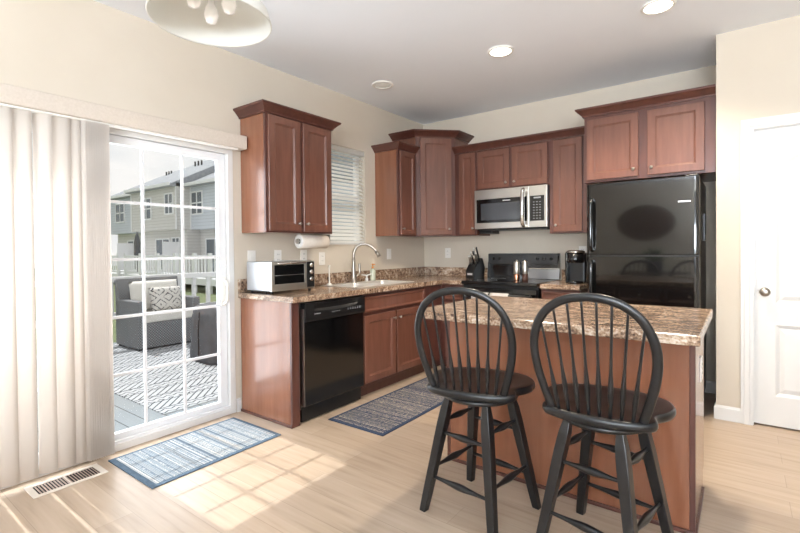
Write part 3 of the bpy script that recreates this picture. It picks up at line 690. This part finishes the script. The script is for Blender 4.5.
pt = thing('paper_towel_holder', 'holder bracket with arm under the left wall cabinet', 'holder', (.16, -1.95, 1.25))
MB().box(.12, .20, -1.792, -1.786, 1.30, 1.3715).box(.12, .20, -2.12, -1.786, 1.366, 1.3715).build('bracket', steel, pt)
MB().cyl((.16, -2.118, 1.309), (.16, -1.79, 1.309), .008).lathe([(.022, 0), (.022, .008)], (.16, -2.118, 1.309), (0, -1, 0), 16).build('spindle', steel, pt)
ro = thing('paper_towel_roll', 'roll of white paper towels hung under the left wall cabinet', 'paper towel', (.16, -1.95, 1.248))
MB().lathe([(.02, 0), (.056, 0), (.059, .002), (.059, .298), (.056, .3), (.02, .3), (.02, 0)], (.16, -2.108, 1.309), (0, 1, 0), 36).build('roll', paper, ro)
MB().lathe([(.021, 0), (.054, 0), (.054, .001), (.021, .001), (.021, 0)], (.16, -2.1095, 1.309), (0, 1, 0), 36).build('roll_end', paper_end, ro)
MB().lathe([(.0165, 0), (.0195, 0), (.0195, .296), (.0165, .296), (.0165, 0)], (.16, -2.107, 1.309), (0, 1, 0), 24).build('cardboard_core', dark_hole, ro)
kb = thing('knife_block', 'black knife block full of knives left of the range', 'knife block', (.81, -.25, .914))
KX0, KX1 = .765, .862
b = MB().rings([[(x, -.36, .9145), (x, -.13, .9145), (x, -.10, 1.02), (x, -.16, 1.13), (x, -.30, 1.06), (x, -.36, 1.0)] for x in (KX0, KX1)])
b.build('block', black_m, kb, bevel=.003)
MB().box(KX0+.02, KX1-.02, -.3612, -.36, .955, .975).build('badge', silver_txt, kb)
dirn = Vector((0, -.42, .9)).normalized()
for i, (kx, ky, ln) in enumerate([(-.034, -.29, .10), (-.012, -.29, .105), (.012, -.29, .10), (.034, -.29, .10), (-.028, -.24, .115), (0, -.24, .12), (.028, -.24, .115), (-.015, -.19, .13), (.02, -.19, .14)]):
    p = Vector(((KX0+KX1)/2+kx, ky, 1.065+(ky+.30)*.5)); q = p+dirn*ln
    k_ = MB().tube([p, p+dirn*ln*.35, p+dirn*ln*.7, q], .0075, 8, rad2=.0105, nrm=(0, 1, .4)).build('knife_handle', black_m if i % 3 == 2 else steel, kb)
cm = thing('coffee_maker', 'black single-serve coffee maker with chrome lid on the counter beside the refrigerator', 'coffee maker', (1.9, -.35, .914))
CX, CY = 1.905, -.43
MB().box(CX-.07, CX+.085, CY+.03, CY+.19, .9145, 1.19, .02, 3).build('brewer_column', black_m, cm)
MB().lathe([(0, 0), (.074, 0), (.076, .006), (.076, .022), (0, .024)], (CX, CY, .9145), seg=28).build('drip_tray', black_gloss, cm)
MB().lathe([(0, 0), (.072, 0), (.078, .01), (.078, .088), (0, .088)], (CX, CY+.02, 1.10), seg=28).build('brew_head', black_gloss, cm)
MB().lathe([(.079, 0), (.082, .004), (.08, .016), (.06, .024), (0, .026)], (CX, CY+.02, 1.188), seg=28).build('lid', chrome, cm)
MB().box(CX-.078, CX-.058, CY-.03, CY+.12, .93, 1.19, .006).build('water_tank', black_gloss, cm)
def outlet(M, label, sw=False):
    o = thing('wall_outlet' if not sw else 'light_switch', label, 'outlet' if not sw else 'switch', M.translation, 'wall plates above the counter')
    MB().box(-.036, .036, 0, .006, -.058, .058, .002, M=M).build('cover_plate', white_p, o)
    b = MB()
    if sw: b.box(-.016, .016, .006, .009, -.032, .032, .001, M=M)
    else:
        for dz in (-.021, .021): b.box(-.014, .014, .006, .0085, dz-.014, dz+.014, .002, M=M)
    b.build('socket' if not sw else 'rocker', white_p, o)
    if not sw:
        b = MB()
        for dz in (-.021, .021): b.box(-.008, -.0055, .0085, .0092, dz-.004, dz+.006, M=M).box(.0055, .008, .0085, .0092, dz-.004, dz+.006, M=M)
        b.build('socket_slots', dark_hole, o)
outlet(frame_M((.0005, -2.455, 1.18), -Y_, X_), 'wide-spaced white wall plate nearest the patio door', True)
outlet(frame_M((.0005, -2.20, 1.18), -Y_, X_), 'white outlet on the wall just above the middle of the toaster oven')
outlet(frame_M((.0005, -1.92, 1.18), -Y_, X_), 'white outlet below the paper towel roll')
outlet(frame_M((.0005, -1.70, 1.155), -Y_, X_), 'white outlet plate below the left corner of the window')
outlet(frame_M((.0005, -.70, 1.182), -Y_, X_), 'white outlet plate under the narrow cabinet right of the window', True)
outlet(frame_M((.334, -.0005, 1.182), X_, -Y_), 'white outlet under the diagonal corner cabinet')
outlet(frame_M((1.86, -.0005, 1.19), X_, -Y_), 'white outlet behind the coffee maker')

# ---- island
IX0, IX1, IY0, IY1 = 1.698, 2.982, -2.655, -1.765
isl = thing('kitchen_island', 'cherry-sided kitchen island with a granite-pattern top and stool overhang', 'island', (2.34, -2.1, 0))
MB().prism([(IX0+.055*(1-math.cos(R(a))), IY0+.055*(1-math.sin(R(a)))) for a in range(0, 91, 15)]+[(IX1, IY0), (IX1, IY1), (IX0, IY1)], .874, .914).build('island_top', lam, isl, bevel=.006)
BX0, BX1, BY0, BY1 = 1.712, 2.944, -2.33, -1.80
MB().box(BX0, BX1, BY0+.006, BY1-.0, .10, .8735).box(BX0, BX1, BY0+.006, BY1-.075, 0, .10).build('island_body', panel_w, isl)
b = MB().box(BX0+.0, BX1, BY0-.012, BY0+.0, 0, .018, .003)
for xx in (BX0, BX1-.022): b.box(xx, xx+.022, BY0-.002, BY0+.02, .0, .873, .002)
b.build('corner_trim', cherry_d, isl)
MB().box(BX0+.022, BX1-.022, BY0, BY0+.0055, .0, .873).build('back_panel', panel_w, isl)
MB().box(BX1, BX1+.008, BY0+.0, BY1-.075, 0, .02, .002).build('shoe_molding', cherry_d, isl)
for k in range(3):
    xa = BX1-.02-k*.405
    panel_door((xa, BY1, .128), -X_, Y_, .38, .56, isl, kn=(.35, .5)); panel_door((xa, BY1, .718), -X_, Y_, .38, .13, isl, 'drawer', kn=(.19, .065), rail=.012)
outlet(frame_M((BX1+.0005, -2.05, .66), Y_, X_), 'wall plate outlet on the end of the island')

# ---- bar stools
def stool(label):
    t_ = thing('bar_stool', label, 'stool', (0, 0, 0), 'black spindle-back stools at the island')
    feet = [(-.191, -.191), (.191, -.191), (.191, .191), (-.191, .191)]
    def leg_pt(i, z): fx, fy = feet[i]; k = .5+.5*(1-z/.548)+0; s_ = (1-z/.548)*(1-.54)+.54; return Vector((fx*s_, fy*s_, z))
    def sq(c, h, ang=0):
        return [(c.x+sx*h, c.y+sy*h, c.z) for sx, sy in ((-1, -1), (1, -1), (1, 1), (-1, 1))]
    for i in range(4):
        b = MB().rings([sq(leg_pt(i, z), h) for z, h in ((0, .0165), (.08, .0185), (.42, .022), (.49, .0205), (.548, .0135))])
        b.build('leg', stool_m, t_, local=True, bevel=.003)
    for i, (lo, hi) in zip(range(4), ((.165, .375), (.205, .425), (.165, .375), (.205, .425))):
        j = (i+1) % 4
        for z in (lo, hi):
            a, c = leg_pt(i, z), leg_pt(j, z)
            pts = [a.lerp(c, k/14) for k in range(15)]
            MB().tube(pts, lambda t: .0075+.0085*math.exp(-((t-.5)/.2)**2), 10).build('stretcher', stool_m, t_, local=True)
    MB().lathe([(0, .546), (.168, .546), (.176, .551), (.176, .564), (.168, .569), (0, .569)], seg=40).build('base_disc', stool_m, t_, local=True)
    MB().box(-.08, .08, -.08, .08, .569, .584).build('swivel_plate', black_m, t_, local=True)
    # seat outline
    half = [(0, -.232), (.07, -.228), (.13, -.216), (.178, -.194), (.198, -.172), (.204, -.150), (.197, -.122), (.194, -.10), (.205, -.07), (.231, -.03), (.246, .02), (.244, .07), (.221, .125), (.175, .168), (.115, .195), (.05, .206), (0, .208)]
    half = [(p.x, p.y) for p in spline([(x, y, 0) for x, y in half], 3)]
    out = half+[(-x, y) for x, y in half[-2:0:-1]]
    def ring(s_, z, dy=0): return [(x*s_, y*s_+dy, z) for x, y in out]
    b = MB().rings([ring(.93, .584), ring(.975, .588), ring(1, .598), ring(1, .611), ring(.985, .619), ring(.95, .621), ring(.8, .617), ring(.5, .612), ring(.2, .611)])
    for f in b.bm.faces: f.smooth = len(f.verts) == 4
    seat = b.build('seat', stool_m, t_, local=True)
    lean = lambda h: -.182-.23*h
    hp = [(.158, 0), (.181, .075), (.202, .16), (.210, .24), (.200, .31), (.167, .378), (.115, .423), (.06, .444), (0, .451)]
    cur = spline([Vector((x, 0, h)) for x, h in hp], 6)
    full = [Vector((-p.x, lean(p.z), .615+p.z)) for p in cur]+[Vector((p.x, lean(p.z), .615+p.z)) for p in cur[-2::-1]]
    MB().tube(full, .0165, 12, rad2=.0115, nrm=(0, 1, .23)).build('back_bow', stool_m, seat, local=True)
    for i in range(8):
        s_ = (i-3.5)/3.5; bx = .128*s_; tx = .177*s_
        up_ = [p for p in cur if p.z > .235]; best = min(up_, key=lambda p: abs(p.x-abs(tx)))
        a = Vector((bx, -.198+.35*bx*bx, .613)); c = Vector((tx, lean(best.z), .615+best.z-.004))
        pts = [a.lerp(c, k/18) for k in range(19)]
        MB().tube(pts, lambda t: .0048+.0052*math.exp(-((t-.24)/.15)**2) + (.001 if t < .1 else 0), 8).build('spindle', stool_m, seat, local=True)
    return t_, seat
st1, seat1 = stool('black spindle-back swivel bar stool on the left, nearer the dishwasher')
st2 = copy_tree(st1); st2['label'] = 'black spindle-back swivel bar stool on the right, nearer the pantry door'
seat2 = [c for c in st2.children if c.name.startswith('seat')][0]
st1.location = (2.107, -2.685, 0); st1.rotation_euler.z = R(-7); seat1.rotation_euler.z = R(17)
st2.location = (2.656, -2.662, 0); st2.rotation_euler.z = R(-10); seat2.rotation_euler.z = R(12.5)

# ---- rugs, register
def rug(x0, x1, y0, y1, z, mi, mb_, name, label, rot=0):
    t_ = thing(name, label, 'rug', ((x0+x1)/2, (y0+y1)/2, z), None, rot)
    M = Matrix.Translation(-Vector(t_.location)); hx, hy = (x1-x0)/2, (y1-y0)/2
    MB().box(-hx, hx, -hy, hy, 0, .007, .002).build('border', mb_, t_, local=True)
    MB().box(-hx+.025, hx-.025, -hy+.03, hy-.03, .0065, .0085).build('woven_field', mi, t_, local=True)
    return t_
rug(.10, .64, -3.53, -2.69, .0, rug1, rug1b, 'door_mat', 'pale blue and white striped mat in front of the patio door', R(.5))
rug(.69, 1.20, -2.31, -1.0, .0, rug2, rug2b, 'kitchen_runner', 'navy and cream striped runner in front of the sink cabinets', R(.3))
vr = thing('floor_register', 'beige slotted floor vent beneath the vertical blinds', 'vent', (.17, -3.75, 0))
b = MB().plate(rect(.085, .255, -3.925, -3.585), [rect(.11, .23, -3.895, -3.615)], .0, .005, 'xy').build('vent_frame', mat('vent_enamel', 'D8CFC4', .4), vr, bevel=.002)
MB().box(.11, .23, -3.895, -3.615, .0002, .0006).build('duct_opening', dark_hole, vr)
for k in range(20):
    y = -3.885+k*.0137
    MB().box(.112, .228, -.0032, .0032, -.0006, .0006, M=Matrix.Translation((0, y, .003)) @ Matrix.Rotation(R(35 if k < 10 else -20), 4, 'X')).build('louver', mat('vent_louver', 'A8968A', .5) if k == 0 else bpy.data.materials['vent_louver'], vr)
MB().box(.11, .23, -3.758, -3.752, .001, .005).build('center_bar', bpy.data.materials['vent_enamel'], vr)

# ---- vertical blinds
vb = thing('vertical_blinds', 'cream vertical vane blinds with fabric valance drawn to the left of the patio door', 'blinds', (.07, -3.5, .03))
MB().box(.002, .108, -4.62, -2.552, 2.002, 2.102, .008, 3).build('valance', fabric, vb)
MB().box(.045, .09, -4.60, -2.62, 1.992, 2.0015).build('head_rail', white_p, vb)
def vane(y, ang, wv=.089):
    c, s_ = math.cos(ang), math.sin(ang); N = 4; b = MB(); V = []
    for k in range(N+1):
        t = (k/N-.5); bow = .006*(1-4*t*t); V.append([b.bm.verts.new((.068+t*wv*s_+bow*c, y+t*wv*c-bow*s_, z)) for z in (.035, 1.991)])
    for i in range(N): b.bm.faces.new((V[i][0], V[i+1][0], V[i+1][1], V[i][1])).smooth = True
    o = b.build('vane', vane_m, vb); sd = o.modifiers.new('thickness', 'SOLIDIFY'); sd.thickness = .0012
# stacked vanes at the door's middle
for k in range(11): vane(-3.517-k*.012, R(62))
for y, a_ in ((-3.675, 24), (-3.726, 24), (-3.8095, 36), (-3.9, 24), (-3.98, 24), (-4.075, 24), (-4.145, 24), (-4.215, 24), (-4.285, 24), (-4.355, 24), (-4.425, 24), (-4.495, 24), (-4.565, 24)): vane(y, R(a_))

# ---- ceiling lights and pendant
def can(x, y, label, on=True):
    t_ = thing('recessed_light', label, 'ceiling light', (x, y, CE-.012), 'recessed downlights over the kitchen')
    MB().lathe([(.079, .0), (.092, .0), (.098, .006), (.098, .0115), (.079, .0115), (.079, 0)], (x, y, CE-.012), seg=36).build('trim_ring', white_p, t_)
    MB().lathe([(0, 0), (.077, 0), (.078, .006), (0, .006)], (x, y, CE-.0075), seg=36).build('lens', lens_on if on else lens_off, t_)
    if on:
        d = bpy.data.lights.new('downlight_beam', 'SPOT'); d.energy = 140; d.color = (1, .86, .68); d.spot_size = R(125); d.spot_blend = .7; d.shadow_soft_size = .06
        o = bpy.data.objects.new('downlight_beam', d); COL.objects.link(o); o.parent = t_; o.location = (0, 0, -.01)
can(.474, -1.37, 'unlit recessed downlight over the sink end of the kitchen', False)
can(1.631, -1.37, 'glowing recessed downlight in the middle of the ceiling')
can(2.684, -1.37, 'glowing recessed downlight nearest the pantry wall')
pn = thing('pendant_lamp', 'white frosted glass bowl pendant hanging from the ceiling above the camera side', 'pendant lamp', (1.51, -3.675, 2.1))
MB().lathe([(.216, 0), (.218, .004), (.205, .05), (.165, .10), (.10, .135), (.03, .148), (.03, .144), (.098, .131), (.162, .096), (.20, .048), (.211, .004), (.216, 0)], (1.51, -3.675, 2.1), seg=56).build('glass_shade', frost, pn)
MB().cyl((1.51, -3.675, 2.24), (1.51, -3.675, 2.72), .008).lathe([(.03, 0), (.03, .03), (.01, .05)], (1.51, -3.675, 2.24)).lathe([(.06, .02), (.055, 0), (.0, 0)], (1.51, -3.675, 2.7228), seg=24).build('stem', nickel, pn)
for a in (30, 150, 270):
    px, py = 1.51+.07*math.cos(R(a)), -3.675+.07*math.sin(R(a))
    MB().lathe([(0, 0), (.018, .006), (.027, .03), (.024, .055), (.013, .075), (.013, .10)], (px, py, 2.125), seg=18).build('light_bulb', mat('bulb_glass', 'F4F2F0', .2, emit='FFF6EA', es=.15) if a == 30 else bpy.data.materials['bulb_glass'], pn)
    MB().cyl((px, py, 2.222), (1.51+.02*math.cos(R(a)), -3.675+.02*math.sin(R(a)), 2.243), .012).build('bulb_socket', nickel, pn)

# ---- seen only as reflections in the refrigerator
wd_ = MB().lathe([(0, 0), (.56, 0), (.60, .01), (.60, .025), (.54, .035), (0, .03)], (1.3, -8.99, 1.78), (0, 1, 0), 48)
bmesh.ops.scale(wd_.bm, vec=(1, 1, .68), verts=wd_.bm.verts, space=Matrix.Translation((0, 0, -1.78)))
tag(wd_.build('wall_plaque', brown_wood), 'oval brown wall plaque seen reflected in the freezer door', 'wall decor')
pl = thing('potted_plant', 'leafy green plant in dark pot seen reflected in the refrigerator', 'plant', (1.80, -6.6, .75))
MB().lathe([(0, 0), (.10, 0), (.13, .05), (.14, .2), (.13, .21), (.12, .19), (0, .18)], (1.80, -6.6, .7505)).build('pot', pot_m, pl)
b = MB()
for i in range(60):
    a = random.uniform(0, 6.28); e = random.uniform(.3, 1.3); L_ = random.uniform(.18, .38)
    d = Vector((math.cos(a)*math.cos(e), math.sin(a)*math.cos(e), math.sin(e))); sd = d.cross(Vector((0, 0, 1))).normalized()*.03
    p = Vector((1.80, -6.6, .93)); q = [p, p+d*L_*.6+sd, p+d*L_-Vector((0, 0, .04)), p+d*L_*.6-sd]
    b.bm.faces.new([b.bm.verts.new(v) for v in q])
b.build('foliage', leaf_m, pl)
dt = thing('dining_table', 'dark wooden table under the reflected plant', 'table', (1.78, -6.6, 0))
MB().lathe([(0, 0), (.58, 0), (.6, .01), (.6, .03), (0, .03)], (1.78, -6.6, .72), seg=48).build('tabletop', brown_wood, dt)
MB().lathe([(.28, 0), (.28, .03), (.06, .08), (.05, .7), (.12, .72)], (1.78, -6.6, 0), seg=24).build('pedestal', brown_wood, dt)

# ================================================================ OUTSIDE
ZD = -.08
MB().box(-60, -.3, -40, 60, -.75, -.65).build('lawn', grass_m, kind='structure')
MB().box(-4.15, -.14, -6.5, 1.5, ZD-.06, ZD).build('deck', deck_m, kind='structure')
tag(MB().box(-4.0, -.62, -2.86, .9, ZD+.0005, ZD+.009).build('outdoor_rug', trib), 'large white outdoor rug with black tribal pattern on the deck', 'rug')
# railing behind the armchair
rl = thing('deck_railing', 'white vinyl railing along the far edge of the deck behind the wicker armchair', 'railing', (-4.0, -2.0, ZD))
MB().box(-4.03, -3.95, -6.4, 1.4, .80, .875, .004).build('top_rail', vinyl, rl)
MB().box(-4.02, -3.96, -6.4, 1.4, .28, .37, .004).build('bottom_rail', vinyl, rl)
for py in (-5.9, -4.1, 1.3): MB().box(-4.05, -3.94, py-.055, py+.055, ZD, .95, .004).build('post', vinyl, rl)
yy = -3.9
while yy < 1.2:
    MB().box(-4.008, -3.972, yy-.03, yy+.03, .37, .80).build('baluster', vinyl, rl); yy += .243
# wicker armchair
ac = thing('wicker_armchair', 'grey wicker outdoor armchair on the patterned rug', 'armchair', (-3.5, -1.55, ZD))
AY0, AY1, AX0, AX1 = -1.95, -1.10, -3.86, -3.17
MB().box(AX0, AX1, AY0+.1, AY1-.1, ZD+.03, .285, .01).build('seat_base', wick, ac)
for ya in (AY0, AY1-.1): MB().box(AX0, AX1, ya, ya+.1, ZD+.03, .575, .015).build('armrest', wick, ac)
MB().box(-.05, .05, AY0+.0, AY1, 0, .62, .015, M=Matrix.Translation((AX0+.10, 0, .235)) @ Matrix.Rotation(R(-8), 4, 'Y')).build('backrest', wick, ac)
for fx in (AX0+.04, AX1-.04):
    for fy in (AY0+.04, AY1-.04): MB().cyl((fx, fy, ZD+.009), (fx, fy, ZD+.03), .02).build('foot', black_m, ac)
MB().box(AX0+.12, AX1+.015, AY0+.105, AY1-.105, .2855, .405, .03, 3).build('seat_cushion', cush, ac)
def pillow(name, cx, cy, cz, w_, h_, th, m_, lean_, label, cat):
    b = MB(); N = 12; top = []
    M = Matrix.Translation((cx, cy, cz)) @ Matrix.Rotation(R(lean_), 4, 'Y')
    for sgn in (1, -1):
        g = []
        for i in range(N+1):
            row = []
            for j in range(N+1):
                a, c = i/N*2-1, j/N*2-1; q = (1-a**4)*(1-c**4)
                pin = 1-.06*(1-abs(a))*(abs(c)**2); pin2 = 1-.06*(1-abs(c))*(abs(a)**2)
                row.append(b.bm.verts.new(M @ Vector((sgn*th/2*q**.5, a*w_/2*pin, c*h_/2*pin2))))
            g.append(row)
        for i in range(N):
            for j in range(N): b.bm.faces.new((g[i][j], g[i+1][j], g[i+1][j+1], g[i][j+1])).smooth = True
    bmesh.ops.remove_doubles(b.bm, verts=b.bm.verts, dist=.0005)
    return tag(b.build(name, m_), label, cat)
pillow('back_cushion', -3.60, -1.53, .61, .66, .42, .17, cush, -14, 'large plain off-white cushion against the back of the wicker armchair', 'cushion')
pillow('throw_pillow', -3.44, -1.45, .56, .44, .34, .13, pat, -18, 'patterned black and white throw pillow in front of the plain cushion', 'pillow')
# covered furniture
cv = MB(); N = 40; rg_ = []
for z, s_ in ((ZD+.01, 1.0), (.05, 1.02), (.25, .98), (.45, .95), (.56, .90), (.59, .75), (.592, .3)):
    q = []
    for k in range(N):
        a = 2*math.pi*k/N; c_, s2 = math.cos(a), math.sin(a); e = .45
        fx = abs(c_)**e*(1 if c_ > 0 else -1); fy = abs(s2)**e*(1 if s2 > 0 else -1)
        wob = 1+.035*math.sin(a*7+z*5)*(1 if z < .55 else .2)+.02*math.sin(a*13)
        q.append((-1.95+.36*fx*s_*wob, -1.36+.43*fy*s_*wob, z))
    rg_.append(q)
cv.rings(rg_)
for f in cv.bm.faces: f.smooth = True
cvo = thing('covered_ottoman', 'low outdoor piece wrapped in a charcoal storage cover near the glass', 'covered furniture', (-1.95, -1.36, ZD))
cv.build('storage_cover', cover_m, cvo)
MB().tube([(-1.6, -1.7, .52), (-1.585, -1.71, .3), (-1.58, -1.715, .02)], .008, 6).tube([(-1.95, -1.80, .52), (-1.95, -1.815, .3), (-1.95, -1.815, .02)], .008, 6).build('seam_piping', black_m, cvo)

# neighbouring townhouses across the way
def opening(b_parent, x0, x1, y, z0, z1, name='window', split=True):
    fr2 = MB().plate(rect(x0-.08, x1+.08, z0-.08, z1+.08), [rect(x0, x1, z0, z1)], y-.06, y+.0, 'xz').box((x0+x1)/2-.04, (x0+x1)/2+.04, y-.05, y, z0, z1).build(name, vinyl, b_parent)
    if split: MB().box(x0, x1, y-.05, y-.001, (z0+z1)/2-.04, (z0+z1)/2+.04).build('sash_bar', vinyl, fr2)
    MB().box(x0, x1, y-.03, y-.002, z0, z1).build('pane', ext_glass, fr2)
def house(x0, x1, y, m_, label, wins, doors, smalls=()):
    h = thing('townhouse', label, 'house', ((x0+x1)/2, y+4, -.65), 'row of grey townhouses beyond the decks')
    MB().box(x0, x1, y, y+9, 2.44, 5.12).build('upper_storey', m_, h)
    MB().box(x0, x1, y+.6, y+9, -.65, 2.44).build('lower_storey', siding2, h)
    MB().rings([[(x, y-.35, 5.02), (x, y+5.0, 7.75), (x, y+10, 5.02), (x, y+10, 4.9), (x, y-.35, 4.9)] for x in (x0, x1)]).build('roof', roof_m, h)
    MB().box(x0, x1, y-.42, y-.3505, 4.93, 5.10).build('gutter', vinyl, h)
    for a, c in ((x0+.0, x0+.12), (x1-.12, x1)): MB().box(a, c, y-.02, y-.0005, 2.44, 4.95).build('corner_board', vinyl, h)
    for w_ in wins: opening(h, *w_[:2], y, *w_[2:])
    for d_ in doors: opening(h, *d_[:2], y+.6, *d_[2:], name='patio_door', split=False)
    for s_ in smalls: opening(h, *s_[:2], y+.6, *s_[2:])
    for k in range(3): 
        vx = x0+(x1-x0)*(.25+.07*k); MB().cyl((vx, y+3.6, 6.8), (vx, y+3.6, 7.35), .06, seg=8).build('roof_vent', black_m, h)
house(-22.74, -14.5, 9.4, siding, 'nearest pale grey townhouse at the right of the patio view', [(-22.5, -21.4, 3.35, 4.55)], [(-22.0, -20.2, -.3, 1.85)])
house(-28.6, -22.75, 8.6, siding2, 'middle warm grey townhouse standing forward of its neighbours', [(-27.0, -25.8, 3.2, 4.4), (-24.0, -23.15, 3.4, 4.5)], [(-26.4, -24.8, -.3, 1.9)], [(-24.4, -23.6, .2, 1.95)])
house(-34.2, -28.65, 9.4, siding, 'farthest pale grey townhouse at the left of the patio view', [(-32.8, -31.5, 3.3, 4.5)], [(-32.4, -30.6, -.3, 1.9)])
def ndeck(x0, x1, y0, y1, label):
    t_ = thing('neighbour_deck', label, 'deck', ((x0+x1)/2, (y0+y1)/2, -.6), 'white railed decks behind the townhouses')
    zf, zr = -.02, .98
    MB().box(x0, x1, y0, y1, zf-.28, zf).build('deck_platform', vinyl, t_)
    MB().box(x0, x1, y0-.03, y0+.05, zr-.09, zr).box(x0, x1, y0-.02, y0+.04, zf+.06, zf+.14).box(x1-.05, x1+.03, y0, y1, zr-.09, zr).box(x1-.04, x1+.02, y0, y1, zf+.06, zf+.14).build('rails', vinyl, t_)
    k = x0
    for px in (x0+.06, (x0*2+x1)/3, (x0+2*x1)/3, x1-.06): MB().box(px-.07, px+.07, y0-.06, y0+.08, -.65, zr+.12).build('post', vinyl, t_)
    px = x0+.25
    while px < x1-.1: MB().box(px-.03, px+.03, y0-.015, y0+.035, zf+.14, zr-.09).build('baluster', vinyl, t_); px += .26
    MB().box(x0-.03, x0+.03, y1-1.0, y1, zf, zf+1.75).build('privacy_screen', vinyl, t_)
ndeck(-17.6, -13.9, 6.1, 9.98, 'white railed deck of the nearest townhouse')
ndeck(-23.4, -18.0, 6.1, 9.15, 'white railed deck of the middle townhouse')
ndeck(-29.6, -24.2, 6.1, 9.15, 'white railed deck of the farthest townhouse')
ub = thing('patio_umbrella', 'closed dark patio umbrella on a deck of the townhouses', 'umbrella', (-23.1, 6.6, -.02))
MB().cyl((-23.1, 6.6, -.0195), (-23.1, 6.6, 2.25), .03, seg=8).build('pole', black_m, ub)
MB().lathe([(.07, 0), (.17, .12), (.13, .4), (.16, .75), (.10, 1.1), (.02, 1.35)], (-23.1, 6.6, .9), seg=12).build('folded_canopy', cover_m, ub)
